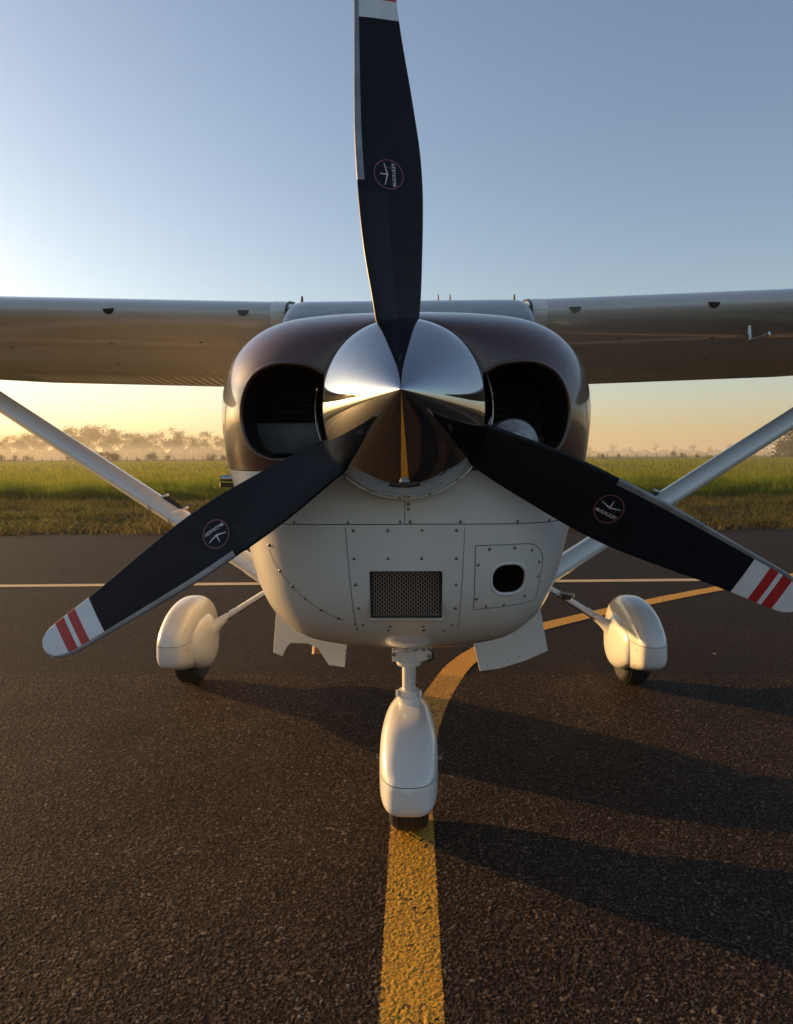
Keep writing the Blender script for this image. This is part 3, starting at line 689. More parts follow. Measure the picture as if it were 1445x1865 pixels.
# --- wings
def wing_sec(ax, sg, off=0.0, c0=0.0, c1=1.0, n=36):
    dih = .0305*(ax-.6); tap = max(0.0, (ax-2.6)/2.8); ch = 1.63 - .5*tap
    le = Vector((sg*ax, 1.965 + .12*tap, 2.032 + dih)); te = Vector((sg*ax, 3.595 - .38*tap, 1.802 + dih + .06*tap))
    d = te-le; nrm = Vector((0, .14, 1)).normalized(); out = []
    for k in range(2*n):
        a = math.pi*k/n; x = .5*(1+math.cos(a)); upper_ = k <= n
        yt = 5*.148*(.2969*math.sqrt(x)-.126*x-.3516*x*x+.2843*x**3-.1036*x**4)*ch
        yc = (.02/.16*(.8*x-x*x) if x < .4 else .02/.36*(.2+.8*x-x*x))*ch
        out.append(le + d*x + nrm*(yc + (yt+off if upper_ else -yt-off)))
    return out
WINGS = {}
for sg in (-1, 1):
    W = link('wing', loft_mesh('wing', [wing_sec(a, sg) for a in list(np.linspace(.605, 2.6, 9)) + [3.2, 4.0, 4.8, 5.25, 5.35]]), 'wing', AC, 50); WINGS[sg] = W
    # root fairing band, lapped over the wing skin
    v, f = loft([wing_sec(a, sg, .0025) for a in (.603, .685)], True, False)
    link('root_fairing', fixn(mesh('root_fairing', v, f)), 'white', W, 50)
    wb = bvh_of(W.data)
    def under(x, Y): 
        h = wb.ray_cast(Vector((x, Y, 0.5)), Vector((0, 0, 1))); return h[0], (h[1] if h[1].z < 0 else -h[1])
    def front(x, z):
        h = wb.ray_cast(Vector((x, 0.5, z)), Vector((0, 1, 0))); return h[0], (h[1] if h[1].y < 0 else -h[1])
    # half-round vents on the leading edge
    for x in (.818, 1.4915):
        zc = 2.032 + .0305*(x-.6) + (.004 if x < 1 else -.0); v = []; f = []
        ar = [(-.028+.056*k/8, 0) for k in range(9)] + [(.028*math.cos(a), -.026*math.sin(a)) for a in np.linspace(0, math.pi, 12)[1:-1]]
        top = []; bot = []
        for (dx, dz) in ar:
            p, n = front(sg*x+dx, zc+dz); top.append(p+n*.004); bot.append(p-n*.004)
        nn = len(ar); v = top+bot; f = [tuple(range(nn))] + [(i, (i+1) % nn, nn+(i+1) % nn, nn+i) for i in range(nn)]
        link('leading_edge_vent', fixn(mesh('leading_edge_vent', v, f)), 'lamp', W, 30)
    # flap and its pressed beads, seen along the trailing edge
    bm = bmesh.new(); X = .75
    while X < 2.58:
        P0, n0 = under(sg*X, 3.10); P1, n1 = under(sg*X, 3.555); wv = Vector((.010, 0, 0))
        a, b = P0+n0*.001, P1+n1*.001
        q = [bm.verts.new(p) for p in (a-wv*.4, a+wv*.4, b+wv, b-wv, (a+b)/2+n0*.006, b+n1*.005)]
        for ff in ((0, 1, 4), (1, 2, 5, 4), (3, 0, 4, 5), (2, 3, 5)): bm.faces.new([q[i] for i in ff])
        X += .058
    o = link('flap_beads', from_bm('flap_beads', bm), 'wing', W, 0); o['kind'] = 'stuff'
    pts = [under(sg*x, 3.06) for x in np.linspace(.72, 2.6, 30)]; v = []; f = []
    for i, (p, n) in enumerate(pts):
        v += [p+n*.0008+Vector((0, .004, 0)), p+n*.0008-Vector((0, .004, 0))]
        if i: f.append((2*i-2, 2*i-1, 2*i+1, 2*i))
    link('flap_gap', mesh('flap_gap', v, f), 'seam', W, 0)
    # skin lap and small inspection covers underneath
    for Yl in (2.32, 2.75):
        pts = [under(sg*x, Yl + .02*math.sin(x*2)) for x in np.linspace(.72, 4.6, 40)]; v = []; f = []
        for i, (p, n) in enumerate(pts):
            v += [p+n*.002+Vector((0, .006, 0)), p+n*.0003-Vector((0, .006, 0))]
            if i: f.append((2*i-2, 2*i-1, 2*i+1, 2*i))
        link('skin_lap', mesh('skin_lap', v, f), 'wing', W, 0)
    for (x, Y, r) in ((.95, 2.5, .035), (1.25, 2.9, .03), (1.45, 2.45, .035), (1.9, 2.55, .035), (2.0, 2.95, .03), (1.1, 2.2, .012), (1.6, 2.25, .012), (1.75, 2.7, .015), (2.2, 2.35, .015)):
        p, n = under(sg*x, Y); me = lathe_mesh('inspection_cover', [(0, .0022), (r*.9, .0022), (r, .0005)], 'Z', 20)
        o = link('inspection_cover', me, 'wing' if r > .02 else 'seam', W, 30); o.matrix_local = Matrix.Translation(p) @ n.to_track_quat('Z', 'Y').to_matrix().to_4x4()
# pitot under the wing on the photograph's right
PT = link('pitot_mast', tube_mesh('pitot_mast', [(1.73, 2.12, 2.02), (1.73, 2.11, 1.93), (1.732, 2.10, 1.895)], [.017, .015, .013], 12, ((1, 0, 0), .8)), 'steel', WINGS[1])
link('pitot_tube', tube_mesh('pitot_tube', [(1.730, 2.12, 1.898), (1.760, 2.06, 1.908), (1.785, 2.01, 1.915)], [.012, .011, .009], 12), 'steel', WINGS[1])

# --- wing struts
for sg in (-1, 1):
    a = Vector((-.48, 1.64, .655)) if sg < 0 else Vector((.48, 1.64, .675))
    b = Vector((sg*2.765, 2.62, 1.872))
    pts = [a.lerp(b, t) for t in np.linspace(0, 1, 14)]; nrm = (b-a).cross(Vector((0, 1, 0))).normalized()
    ST = link('wing_strut', tube_mesh('wing_strut', pts, [.084+.012*t for t in np.linspace(0, 1, 14)], 24, (tuple(nrm), .50)), 'white', AC, 60)
    for t0, t1 in ((.03, .115), (.88, .96)):
        link('strut_cuff', tube_mesh('strut_cuff', [a.lerp(b, t) for t in (t0, t0+.01, t1-.01, t1)], [.0875+.012*t0, .089+.012*t0, .089+.012*t1, .0875+.012*t1], 24, (tuple(nrm), .51)), 'white', ST, 60)
    upn = nrm if nrm.z > 0 else -nrm
    p0, p1 = a.lerp(b, .302)+upn*.046, a.lerp(b, .342)+upn*.046
    link('strut_guard', tube_mesh('strut_guard', [p0, p0.lerp(p1, .5), p1], .014, 8), 'plastic', ST, 60)
    for t in (.297, .347):
        p = a.lerp(b, t); link('strut_tie', tube_mesh('strut_tie', [p-(b-a).normalized()*.006, p+(b-a).normalized()*.006], .0905, 24, (tuple(nrm), .53)), 'white', ST, 60)
        q = p+upn*.048; link('strut_tie_end', tube_mesh('strut_tie_end', [q, q+Vector((sg*-.03, -.02, .012))], .007, 6), 'white', ST)

# --- wheels, fairings, legs
def tyre(name, c, r, w, parent=AC):
    prof = []
    for k in range(25):
        t = -math.pi/2 + math.pi*k/24
        prof.append((r - w*.32*(1-math.cos(t)**.7 if math.cos(t) > 0 else 1), w/2*math.sin(t)*1.0))
    prof = [(r*.45, -w*.42)] + prof + [(r*.45, w*.42)]
    T = link(name, lathe_mesh(name, prof, 'X', 64, c), 'tyre', parent, 50)
    for dx in (-.3, -.1, .1, .3):
        link('tread_groove', lathe_mesh('tread_groove', [(r*1.0-.002-abs(dx)*w*.05, dx*w-.0025), (r+.0012-abs(dx)*w*.05, dx*w-.0016), (r+.0012-abs(dx)*w*.05, dx*w+.0016), (r-.002, dx*w+.0025)], 'X', 64, c), 'plastic', T, 0)
    return T
def fairing(name, cx, prof, side=0, n=56, e_top=2.5, e_bot=3.4):
    """prof rows: Y, half width, z bottom, z top; section is a superellipse, flatter below"""
    rings = []; Ys = np.array([p[0] for p in prof])
    yy = np.concatenate([prof[0][0] + (prof[-1][0]-prof[0][0])*(1-np.cos(np.linspace(0, math.pi, 40)))/2])
    for Y in yy:
        w, zb, zt = (smooth_interp(Y, [(p[0], p[k]) for p in prof]) for k in (1, 2, 3)); zm = zb + (zt-zb)*.42; rr = []
        for k in range(n):
            t = 2*math.pi*k/n; c, s = math.cos(t), math.sin(t); e = e_top if s > 0 else e_bot
            rr.append((cx + max(w, .002)*math.copysign(abs(c)**(2/e), c), Y, zm + max((zt-zm) if s > 0 else (zm-zb), .001)*math.copysign(abs(s)**(2/e), s)))
        rings.append(rr)
    return loft_mesh(name, rings)
def fairing_seam(parent, tree, cx, z, hw, material='seam', w=.003):
    """seam round the nose of a fairing at a height that dips to the front"""
    P = []
    for t in np.linspace(-1, 1, 41):
        h = tree.ray_cast(Vector((cx + hw*t, -2.0 if z[2] < 1.2 else 0.5, z[0] + (z[1]-z[0])*t*t)), Vector((0, 1, 0)))
        if h[0] is not None: P.append((h[0], h[1] if h[1].y < 0 else -h[1]))
    v = []; f = []
    for i, (p, n) in enumerate(P):
        t = (P[min(i+1, len(P)-1)][0]-P[max(i-1, 0)][0]).normalized(); s = n.cross(t).normalized()*w/2
        v += [p+s+n*.0012, p-s+n*.0004]
        if i: f.append((2*i-2, 2*i-1, 2*i+1, 2*i))
    link('fairing_seam', mesh('fairing_seam', v, f), material, parent, 180)
# nose gear
npf = [(.455, .004, .275, .30), (.462, .045, .235, .325), (.485, .070, .215, .345), (.54, .088, .205, .390), (.64, .096, .185, .440), (.76, .096, .155, .452), (.90, .086, .125, .446), (1.08, .055, .15, .41), (1.28, .008, .28, .35)]
me = fairing('nose_wheel_fairing', .003, npf, e_top=3.8, e_bot=3.6)
NF = link('nose_wheel_fairing', me, 'white', AC, 60); tb = bvh_of(me)
fairing_seam(NF, tb, .003, (.318, .322, .8), .0905)
tyre('nose_wheel', (.003, .845, .20), .20, .135)
NST = link('nose_strut', tube_mesh('nose_strut', [(.003, .845, .44), (.003, .845, .66), (.003, .85, .80)], .0235, 24), 'steel', AC, 60)
M['steel2'] = mat('oleo_chrome', (.80, .80, .80), .38, 0.55); NST.data.materials[0] = M['steel2']
link('strut_collar', lathe_mesh('strut_collar', [(0, 0), (.044, 0), (.044, .03), (.039, .034), (.039, .045), (.043, .048), (.043, .058), (.036, .062), (.036, .082), (.025, .084)], 'Z', 32, (.003, .845, .415)), 'white', NST, 35)
for sx in (-1, 1):
    link('axle_bolt', lathe_mesh('axle_bolt', [(0, 0), (.010, 0), (.010, .012), (0, .014)], 'X', 12, (.003 + (.098 if sx > 0 else -.110),   .70, .31)), 'screw', NF, 30)
    link('collar_lug', box_mesh('collar_lug', (.003+sx*.040, .83, .488), (.012, .02, .022), .003), 'white', NST)
link('strut_collar', lathe_mesh('strut_collar', [(0, 0), (.042, 0), (.044, .004), (.044, .016), (.036, .018), (.036, .05), (0, .05)], 'Z', 32, (.003, .847, .588)), 'white', NST, 35)
lp = [(-.055, .835, .605), (.05, .835, .605), (.082, .835, .618), (.085, .835, .662), (.055, .835, .66), (.03, .835, .640), (-.012, .835, .640), (-.03, .835, .665), (-.055, .835, .662)]
link('steering_bracket', plate_mesh('steering_bracket', lp, .03), 'white', NST, 30)
link('torque_link', tube_mesh('torque_link', [(.07, .82, .652), (.088, .82, .64), (.09, .82, .615), (.07, .82, .605)], .004, 8), 'plastic', NST)
link('steering_rod', tube_mesh('steering_rod', [(-.05, .80, .655), (.06, .80, .668)], .010, 10), 'steel', NST)
for x, z in ((-.05, .63), (-.045, .655), (.073, .625), (.055, .648)): screw(NST, Vector((x, .818, z)), Vector((0, -1, 0)), 1.7)
link('strut_boss', lathe_mesh('strut_boss', [(0, -.02), (.05, -.02), (.055, .0), (.058, .05), (.05, .06)], 'Z', 32, (.003, .85, .70)), 'white', NST, 35)
# main gear
for sg in (-1, 1):
    cx = sg*1.262
    mpf = [(2.0, .004, .30, .32), (2.007, .045, .245, .36), (2.03, .068, .212, .395), (2.09, .083, .185, .442), (2.2, .093, .155, .494), (2.35, .096, .125, .520), (2.5, .091, .105, .510), (2.66, .074, .115, .462), (2.80, .048, .145, .385), (2.90, .018, .18, .29), (2.92, .004, .22, .25)]
    me = fairing('main_wheel_fairing', cx, mpf, e_top=2.9, e_bot=3.2)
    MF = link('main_wheel_fairing', me, 'white', AC, 60); tb = bvh_of(me)
    fairing_seam(MF, tb, cx, (.330, .333, 2.0), .090)
    v0 = [];
    tyre('main_wheel', (cx + sg*.018, 2.48, .20), .20, .145)
    for (dx, zz) in ((-sg*.070, .40), (-sg*.078, .30), (-sg*.075, .21), (sg*.07, .27)):
        h = tb.ray_cast(Vector((cx+dx, 0.5, zz)), Vector((0, 1, 0)))
        if h[0] is not None: screw(MF, h[0]+(h[1] if h[1].y < 0 else -h[1])*.0004, (h[1] if h[1].y < 0 else -h[1]), 1.0)
    # brake fairing where the leg enters
    bf = fairing('leg_fairing', sg*1.190, [(2.13, .004, .28, .31), (2.15, .032, .22, .35), (2.2, .048, .18, .39), (2.34, .066, .12, .42), (2.5, .058, .11, .40), (2.72, .005, .22, .26)], e_top=2.2, e_bot=2.2)
    LF = link('leg_fairing', bf, 'white', AC, 60)
    pts = [(sg*.40, 2.48, .72), (sg*.62, 2.48, .648), (sg*.82, 2.48, .54), (sg*1.0, 2.48, .43), (sg*1.13, 2.46, .345), (sg*1.19, 2.45, .31)]
    LG = link('landing_gear_leg', tube_mesh('landing_gear_leg', [tuple(p) for p in catmull(pts, 5)], .0195, 16), 'white', AC, 60)
    link('leg_cuff', tube_mesh('leg_cuff', [(sg*1.06, 2.468, .394), (sg*1.11, 2.46, .358), (sg*1.15, 2.44, .33), (sg*1.21, 2.42, .29)], [.021, .029, .046, .075], 16), 'white', LG, 60)
    link('brake_line', tube_mesh('brake_line', [(sg*.50, 2.45, .672), (sg*.82, 2.45, .528), (sg*1.06, 2.44, .375)], .004, 6), 'plastic', LG)
    link('leg_sleeve', tube_mesh('leg_sleeve', [(sg*1.02, 2.478, .418), (sg*1.045, 2.475, .402)], .023, 16), 'white', LG, 60)
    if sg > 0:
        link('step_bracket', box_mesh('step_bracket', (.90, 2.46, .505), (.05, .03, .03), .006), 'plastic', LG)
        link('step_bracket', tube_mesh('step_bracket', [(.86, 2.44, .53), (.93, 2.40, .525)], .010, 8), 'steel', LG)

# --- cowl flaps and exhaust
fl = [(-.471, .90, .80), (-.488, .90, .615), (-.455, .90, .601), (-.440, .90, .635), (-.425, .90, .652), (-.36, .90, .650), (-.324, .90, .632), (-.30, .90, .59), (-.286, .90, .569), (-.230, .90, .561), (-.215, .90, .70), (-.30, .90, .80)]
CF = link('cowl_flap', plate_mesh('cowl_flap', fl, .008), 'white', AC, 30)
for z in np.linspace(.59, .67, 6): screw(CF, Vector((-.228+.08*(z-.59), .895, z)), Vector((0, -1, 0)), .5)
fr_ = [(.222, .90, .71), (.258, .90, .547), (.33, .90, .558), (.42, .90, .586), (.501, .90, .622), (.468, .90, .80), (.33, .90, .80)]
CR = link('cowl_flap', plate_mesh('cowl_flap', fr_, .008), 'white', AC, 30)
for t in np.linspace(.08, .92, 6): screw(CR, Vector((.268+.225*t, .895, .566+.07*t+.012*t*(1-t)*-2)), Vector((0, -1, 0)), .5)
for t in np.linspace(.2, .9, 5): screw(CR, Vector((.236+.022*(1-t), .895, .56+.11*t)), Vector((0, -1, 0)), .5)
link('exhaust_pipe', tube_mesh('exhaust_pipe', [(-.35, 1.15, .80), (-.352, 1.14, .60), (-.354, 1.12, .545)], .026, 20), 'exhaust', AC, 60)

# ------------------------------------------------------------------ vegetation
def leaf_mat(name, c, trans, hue=0.25, scale=2.0):
    m = bpy.data.materials.new(name); m.use_nodes = True; nt = m.node_tree; nt.nodes.clear()
    out = nd(m, 'ShaderNodeOutputMaterial'); d = nd(m, 'ShaderNodeBsdfDiffuse'); t = nd(m, 'ShaderNodeBsdfTranslucent'); mx = nd(m, 'ShaderNodeMixShader'); mx.inputs[0].default_value = 0.45
    n = noise(m, scale, 4)
    lo = tuple(x*(1-hue) for x in c); hi = (c[0]*(1+hue*1.5), c[1]*(1+hue), c[2]*(1+hue*.5))
    r = ramp(m, n.outputs['Fac'], [(.3, lo), (.7, hi)]); lk(m, r.outputs['Color'], d.inputs['Color'])
    r2 = ramp(m, n.outputs['Fac'], [(.3, tuple(x*.8 for x in trans)), (.7, trans)]); lk(m, r2.outputs['Color'], t.inputs['Color'])
    lk(m, d.outputs[0], mx.inputs[1]); lk(m, t.outputs[0], mx.inputs[2]); lk(m, mx.outputs[0], out.inputs['Surface']); return m
def blades(name, n, xr, yr, h, w, lean, material, z0=-0.03, clump=0.0, dens=None, label=None):
    """n grass blades (two triangles each) in pavement coordinates; one uncountable mass"""
    X = rng.uniform(*xr, n*2); Y = yr[0] + (yr[1]-yr[0])*rng.random(n*2)
    if dens is not None:
        keep = rng.random(n*2) < dens(X, Y); X = X[keep]; Y = Y[keep]
    X = X[:n]; Y = Y[:n]; k = len(X)
    cl_ = 0.55 + 0.45*np.sin(X*1.7+np.sin(Y*2.1)*2)*np.cos(Y*1.3+np.sin(X*.9)*2)
    H = h*(0.5+0.8*rng.random(k))*(1-clump+clump*(0.4+1.2*np.clip(cl_, 0, 1)))
    a = rng.uniform(0, 2*np.pi, k); ca, sa = np.cos(a), np.sin(a); ln = lean*H*rng.uniform(.3, 1.3, k); b = rng.uniform(0, 2*np.pi, k)
    W = w*rng.uniform(.6, 1.4, k)
    c, s = math.cos(PAVE), math.sin(PAVE); x, y = X*c-Y*s, X*s+Y*c
    V = np.empty((k, 5, 3), np.float32)
    dx, dy = np.cos(b)*ln, np.sin(b)*ln
    V[:, 0] = np.stack([x-ca*W, y-sa*W, np.full(k, z0)], 1); V[:, 1] = np.stack([x+ca*W, y+sa*W, np.full(k, z0)], 1)
    V[:, 2] = np.stack([x+ca*W*.7+dx*.4, y+sa*W*.7+dy*.4, z0+H*.6], 1); V[:, 3] = np.stack([x-ca*W*.7+dx*.4, y-sa*W*.7+dy*.4, z0+H*.6], 1)
    V[:, 4] = np.stack([x+dx, y+dy, z0+H], 1)
    base = (np.arange(k)*5)[:, None]
    q = (base+np.array([[0, 1, 2, 3]])); t = (base+np.array([[3, 2, 4]]))
    me = bpy.data.meshes.new(name); me.vertices.add(k*5); me.vertices.foreach_set('co', V.ravel())
    li = np.concatenate([q, t], 1).ravel().astype(np.int32); me.loops.add(len(li)); me.loops.foreach_set('vertex_index', li)
    ls = np.stack([np.arange(k)*7, np.arange(k)*7+4], 1).ravel().astype(np.int32); me.polygons.add(2*k); me.polygons.foreach_set('loop_start', ls)
    me.update(calc_edges=True); me.validate()
    o = link(name, me, material, None, 0); return tag(o, label, 'grass', None, 'stuff')
G_tall = leaf_mat('tall_grass', (.086, .113, .020), (.33, .34, .04), .5, .30)
G_dark = leaf_mat('lush_grass', (.055, .090, .016), (.20, .26, .03), .4, .5)
G_dry = leaf_mat('dry_grass', (.17, .125, .055), (.30, .21, .07), .35, 1.2)
G_low = leaf_mat('mown_grass', (.050, .055, .026), (.12, .12, .04), .6, 1.0)
wedge = lambda X, Y: np.clip((0.62*(Y+3) + 1 - np.abs(X))*4, 0, 1)
def patch(X, Y, s, k):
    return .5+.25*np.sin(X*s+np.sin(Y*s*2.3+k)*2.1+k)+.25*np.sin(Y*s*3.1+np.sin(X*s*.8+k*2)*2.3)
blades('mown_grass', 42000, (-16, 16), (EDGE+.05, 20), .17, .010, .8, G_low, clump=.95, dens=lambda X, Y: wedge(X, Y)*np.clip(patch(X, Y, 1.6, 0)*2.4-.75, 0, 1), label='short mown green grass on the verge beside the apron')
blades('dry_grass', 30000, (-16, 16), (EDGE-.05, 20), .12, .008, 1.6, G_dry, clump=.9, dens=lambda X, Y: wedge(X, Y)*np.clip(patch(X, Y, 1.1, 4)*1.8-.95 + np.clip((EDGE+2.6-Y)*.5, 0, .8), 0, 1), label='dry straw-coloured grass cuttings lying on the verge')
blades('lush_grass', 70000, (-24, 24), (19.4, 23.5), .42, .009, .6, G_dark, clump=.85, dens=lambda X, Y: wedge(X, Y)*np.clip((Y-19.3-1.1*patch(X, Y, .9, 2))*1.2, 0, 1), label='tall dark green grass at the front edge of the field')
blades('tall_grass', 130000, (-40, 40), (21.5, 60), .22, .012, .7, G_tall, clump=.6, dens=lambda X, Y: wedge(X, Y)*np.clip(26/Y, 0, 1)*np.clip(patch(X, Y, .35, 1)*1.6-.1, .15, 1), label='tall bright green grass covering the near field')
blades('far_grass', 90000, (-110, 110), (58, 172), .22, .04, .7, G_tall, clump=.6, dens=lambda X, Y: wedge(X, Y)*np.clip(80/Y, 0, 1)*np.clip(patch(X, Y, .12, 3)*1.8-.3, .1, 1), label='hazy green grass of the far field before the fence')

# trees
T_leaf = leaf_mat('tree_leaf', (.030, .036, .018), (.03, .036, .012), .3, .4)
M['bark'] = vary(mat('bark', (.10, .08, .06), .9), 3, (.07, .055, .04), (.13, .105, .08))
def tree_meshes(seed, h, kind):
    r = np.random.default_rng(seed); tv, tf = [], []; V = []; F = []
    def limb(p, q, r0, r1):
        p, q = np.array(p, float), np.array(q, float); b = len(tv); d = (q-p)/np.linalg.norm(q-p)
        o = np.cross(d, [0.3, .9, .1]); o /= np.linalg.norm(o); s = np.cross(d, o)
        for c, rr in ((p, r0), (q, r1)):
            for k in range(6): tv.append(tuple(c + rr*(o*math.cos(k*math.pi/3)+s*math.sin(k*math.pi/3))))
        for k in range(6): tf.append((b+k, b+(k+1) % 6, b+6+(k+1) % 6, b+6+k))
    th = h*r.uniform(.25, .4); limb((0, 0, -.3), (r.normal()*.3, r.normal()*.3, th), h*.022, h*.014)
    ends = []
    for k in range(r.integers(5, 8)):
        a = r.uniform(0, 2*np.pi); z0 = th*r.uniform(.6, 1.0); sp = h*(.22 if kind == 0 else .3)*r.uniform(.5, 1.1)
        e = (math.cos(a)*sp, math.sin(a)*sp, h*r.uniform(.38, .88)); limb((0, 0, z0), e, h*.010, h*.004); ends.append(e)
        for j in range(2):
            e2 = (e[0]+r.normal()*h*.07, e[1]+r.normal()*h*.07, e[2]+r.uniform(0, h*.1)); limb(e, e2, h*.004, h*.002); ends.append(e2)
    ends.append((0, 0, h*.92)); ends.append((r.normal()*h*.05, 0, h*.8))
    for e in ends:
        m_ = int(r.integers(60, 95)); rad = h*r.uniform(.075, .13)
        for j in range(m_):
            c = np.array(e) + r.normal(size=3)*rad*np.array([.75, .75, .5]); s = h*r.uniform(.008, .019)
            n = r.normal(size=3); n /= np.linalg.norm(n); u = np.cross(n, [0, 0, 1.0]); u /= np.linalg.norm(u)+1e-6; w = np.cross(n, u); b = len(V)
            V.extend([tuple(c-u*s-w*s*.6), tuple(c+u*s-w*s*.4), tuple(c+u*s*.5+w*s), tuple(c-u*s*.8+w*s*.7)]); F.append((b, b+1, b+2, b+3))
    return mesh('trunk', tv, tf), mesh('crown', V, F)
protos = []
for i in range(7):
    t, c = tree_meshes(100+i, 10.0, i % 2); t.materials.append(M['bark']); c.materials.append(T_leaf); protos.append((t, c))
def bush_meshes(seed, leaves=60):
    r = np.random.default_rng(seed); V = []; F = []; tv = []; tf = []
    for k in range(9):
        a = r.uniform(0, 6.28); q = np.array([math.cos(a)*r.uniform(.3, 4.5), math.sin(a)*r.uniform(.3, 4.5), r.uniform(2, 8.0)])
        d = q/np.linalg.norm(q); o = np.cross(d, [.3, .9, .1]); o /= np.linalg.norm(o); s = np.cross(d, o); b = len(tv)
        for c, rr in ((np.array([0, 0, -.3]), .16), (q, .05)):
            for j in range(5): tv.append(tuple(c+rr*(o*math.cos(j*1.2566)+s*math.sin(j*1.2566))))
        for j in range(5): tf.append((b+j, b+(j+1) % 5, b+5+(j+1) % 5, b+5+j))
        for j in range(leaves):
            c = q + r.normal(size=3)*np.array([1.5, 1.5, 1.3]); c[2] = abs(c[2]); sz = r.uniform(.15, .45)
            n = r.normal(size=3); n /= np.linalg.norm(n); u = np.cross(n, [0, 0, 1.0]); u /= np.linalg.norm(u)+1e-6; w = np.cross(n, u); b2 = len(V)
            V.extend([tuple(c-u*sz-w*sz*.6), tuple(c+u*sz-w*sz*.4), tuple(c+u*sz*.5+w*sz), tuple(c-u*sz*.8+w*sz*.7)]); F.append((b2, b2+1, b2+2, b2+3))
    t, c = mesh('stem', tv, tf), mesh('foliage', V, F); t.materials.append(M['bark']); c.materials.append(T_leaf); return t, c
bushes = [bush_meshes(40+i) for i in range(5)] + [bush_meshes(60+i, 330) for i in range(2)]
def put_bush(x, y, h, k, name, label, cat, group):
    e = empty(name, (x, y, -.05)); e.rotation_euler.z = random.uniform(0, 6.28); e.scale = (h/10*random.uniform(.9, 1.4),)*2 + (h/10,)
    for nm, me in zip(('stem', 'foliage'), bushes[k]):
        o = bpy.data.objects.new(nm, me); COL.objects.link(o); o.parent = e
    return tag(e, label, cat, group)
def put_tree(x, y, h, k, name, label, cat, group):
    e = empty(name, (x, y, -.05)); e.rotation_euler.z = random.uniform(0, 6.28); e.scale = (h/10*random.uniform(.95, 1.25),)*2 + (h/10,)
    for nm, me in zip(('trunk', 'crown'), protos[k % 7]):
        o = bpy.data.objects.new(nm, me); COL.objects.link(o); o.parent = e
    return tag(e, label, cat, group)
ORD = ['first', 'second', 'third', 'fourth', 'fifth', 'sixth', 'seventh', 'eighth', 'ninth', 'tenth', 'eleventh', 'twelfth', 'thirteenth', 'fourteenth', 'fifteenth', 'sixteenth', 'seventeenth', 'eighteenth', 'nineteenth', 'twentieth',
       'twenty-first', 'twenty-second', 'twenty-third', 'twenty-fourth', 'twenty-fifth', 'twenty-sixth', 'twenty-seventh', 'twenty-eighth', 'twenty-ninth', 'thirtieth', 'thirty-first', 'thirty-second', 'thirty-third', 'thirty-fourth'] + ['thirty-'+x for x in ('fifth', 'sixth', 'seventh', 'eighth', 'ninth')] + ['fortieth'] + ['forty-'+x for x in ('first', 'second', 'third', 'fourth', 'fifth', 'sixth', 'seventh', 'eighth', 'ninth')] + ['fiftieth'] + ['fifty-'+x for x in ('first', 'second', 'third', 'fourth', 'fifth')]
# left treeline: bearing (from the camera, tan) and height profile as the skyline shows it
prof_l = [(-.62, 15), (-.55, 17), (-.50, 19), (-.47, 20), (-.43, 20.5), (-.40, 18), (-.375, 17), (-.35, 20), (-.33, 19), (-.31, 16.5), (-.29, 17), (-.27, 16), (-.255, 14), (-.23, 12.5), (-.20, 11)]
b = -.64; i = 0
while b < -.20:
    d = random.uniform(425, 500); h = interp(b, prof_l)*random.uniform(.86, 1.06)*d/455
    put_tree(b*d, d, h, random.randrange(7), 'tree', ORD[i]+' tree from the left in the misty treeline left of the airplane', 'tree', 'misty treeline on the left'); i += 1
    b += random.uniform(.009, .0155)
# low scrub filling the foot of the treeline, one mass
def scrub(name, n, b0, b1, d0, d1, h, label):
    bb = rng.uniform(b0, b1, n); d = rng.uniform(d0, d1, n); top = h*(.75+.25*np.sin(bb*60)*np.sin(bb*143+1)+.2*np.sin(bb*260)); z = rng.random(n)*np.clip(top, .8, None)
    c = np.stack([bb*d, d, z], 1); s_ = rng.uniform(.12, .45, n)[:, None]; u = rng.normal(size=(n, 3)); u /= np.linalg.norm(u, axis=1)[:, None]; w = np.cross(u, rng.normal(size=(n, 3))); w /= np.linalg.norm(w, axis=1)[:, None]
    V = np.stack([c-u*s_-w*s_*.6, c+u*s_-w*s_*.5, c+u*s_*.5+w*s_, c-u*s_*.8+w*s_*.7], 1).reshape(-1, 3); F = np.arange(4*n).reshape(-1, 4)
    tag(link(name, mesh(name, V.tolist(), F.tolist()), T_leaf, None, 0), label, 'scrub', None, 'stuff')
scrub('scrub', 42000, -.66, -.19, 440, 520, 9.5, 'misty scrub filling the foot of the left treeline')
scrub('scrub', 9000, .22, .64, 480, 640, 4.5, 'faint low scrub along the right horizon')
# right: a tall tree at the edge of view and low far bushes
put_bush(.530*235, 235, 10.5, 5, 'tree', 'tall hazy tree at the right edge beyond the wing strut', 'tree', None)
put_bush(.568*240, 240, 12.5, 6, 'tree', 'bulky hazy tree half out of view at the right edge', 'tree', None)
for j, (b, d, h) in enumerate(((.245, 520, 6), (.275, 560, 8), (.30, 500, 6), (.335, 600, 9), (.36, 560, 7), (.385, 520, 8), (.41, 540, 7), (.435, 480, 7), (.46, 520, 9), (.485, 430, 8), (.51, 400, 9), (.535, 330, 8), (.55, 300, 7))):
    put_tree(b*d, d, h, j, 'tree', ORD[j]+' low faint tree from the airplane on the right horizon', 'tree', 'low trees on the right horizon')
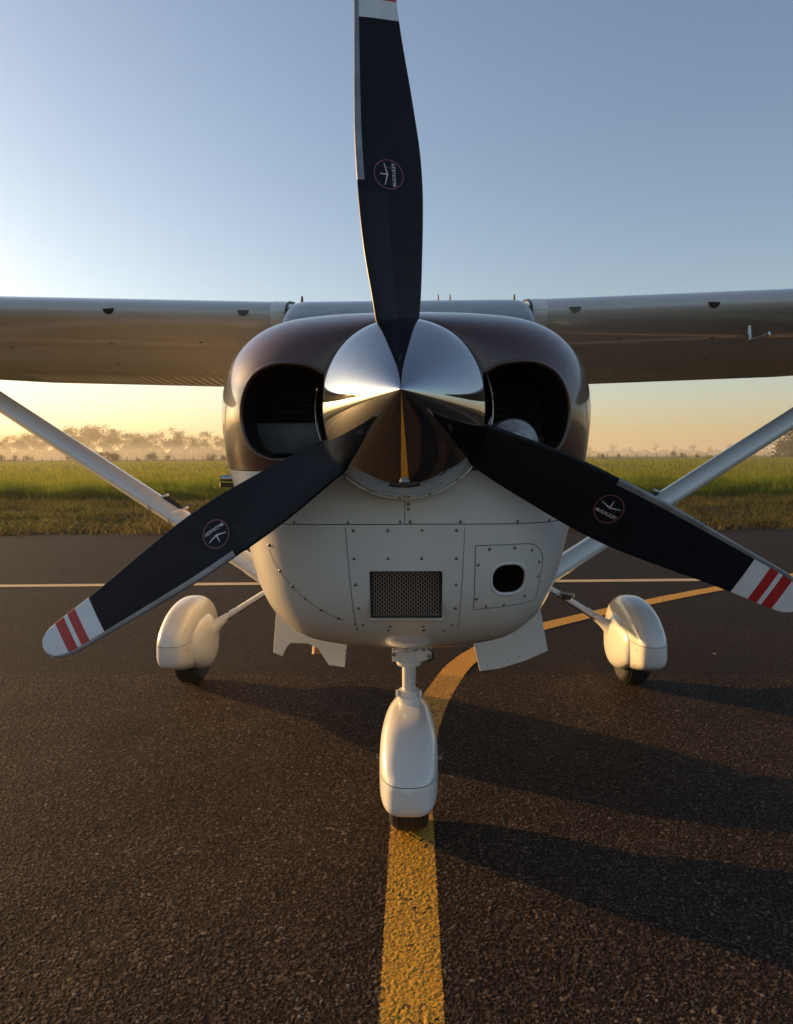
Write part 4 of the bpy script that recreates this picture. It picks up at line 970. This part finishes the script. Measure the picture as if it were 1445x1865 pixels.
# bushes along the far fence
bl = sorted([random.uniform(-.60, -.21) for _ in range(30)]); br = sorted([random.uniform(.24, .56) for _ in range(17)])
for j, b in enumerate(bl):
    d = random.uniform(170, 196); put_bush(b*d, d, random.choice((1.0, 1.3, 1.6, 2.0, 2.5)), random.randrange(5), 'bush', ORD[j]+' small bush from the left along the far fence, left side', 'bush', 'bushes along the far fence')
for j, b in enumerate(br):
    d = random.uniform(170, 196); put_bush(b*d, d, random.choice((.9, 1.2, 1.5, 1.9)), random.randrange(5), 'bush', ORD[j]+' small bush right of the airplane along the far fence', 'bush', 'bushes along the far fence')
# fence posts
post_me = box_mesh('fence_post', (0, 0, .62), (.14, .14, 1.35), .02); post_me.materials.append(M['bark'])
k = 0
for b in np.arange(-.62, .62, .0135):
    if -.20 < b < .235: continue
    d = 166 + 4*b; o = bpy.data.objects.new('fence_post', post_me); COL.objects.link(o); o.location = (b*d, d, -.08); o.rotation_euler = (random.uniform(-.06, .06), random.uniform(-.06, .06), random.uniform(0, 3))
    o.scale = (1, 1, random.uniform(.85, 1.15)); tag(o, 'weathered wooden fence post in the row beyond the green field', 'fence post', 'posts of the far fence')
# litter on the apron: pale leaf scraps and a twig
M['leafdry'] = mat('dry_leaf', (.32, .26, .16), .8)
for j, (x, y, s, lab) in enumerate(((-.33, 1.93, .022, 'thin dry twig lying on the asphalt left of the nose wheel'),)):
    tw = link('twig', tube_mesh('twig', [(-.36, 1.90, .006), (-.33, 1.93, .012), (-.30, 1.945, .008)], [.003, .0025, .001], 6), 'bark'); tag(tw, lab, 'twig')
for x, y, lab in ((2.0, 3.05, 'pale leaf scrap on the asphalt right of the right wheel'), (-.95, 2.0, 'pale leaf scrap on the asphalt in front of the left wheel'), (1.55, 4.55, 'dry leaf on the asphalt beside the right wing strut')):
    me = mesh('leaf', [(-.012, 0, .005), (0, -.006, .008), (.014, 0, .005), (0, .007, .012)], [(0, 1, 2), (0, 2, 3)])
    o = link('leaf', me, 'leafdry', None, 0); o.location = (x, y, 0); o.rotation_euler.z = random.uniform(0, 6); tag(o, lab, 'leaf')

# ------------------------------------------------------------------ air: haze over the place and ground mist under the treeline
def air(name, x0, x1, y0, y1, z0, z1, density, color, g, label):
    me = mesh(name, [(x0, y0, z0), (x1, y0, z0), (x1, y1, z0), (x0, y1, z0), (x0, y0, z1), (x1, y0, z1), (x1, y1, z1), (x0, y1, z1)],
              [(3, 2, 1, 0), (4, 5, 6, 7), (0, 1, 5, 4), (1, 2, 6, 5), (2, 3, 7, 6), (3, 0, 4, 7)])
    m = bpy.data.materials.new(name); m.use_nodes = True; m.node_tree.nodes.clear()
    out = nd(m, 'ShaderNodeOutputMaterial'); pvn = nd(m, 'ShaderNodeVolumePrincipled')
    pvn.inputs['Color'].default_value = (*color, 1); pvn.inputs['Density'].default_value = density; pvn.inputs['Anisotropy'].default_value = g
    lk(m, pvn.outputs['Volume'], out.inputs['Volume'])
    o = link(name, me, m, None, 0); return tag(o, label, 'haze', None, 'stuff')
air('ground_mist', -800, 800, 210, 640, -1.2, 5.5, .0015, (.94, .88, .76), .25, 'pale ground mist lying under the far treeline')
air('haze', -1500, 1500, -400, 1500, -1.5, 34, .0009, (.89, .81, .65), .25, 'thin golden morning haze lying over the whole airfield')
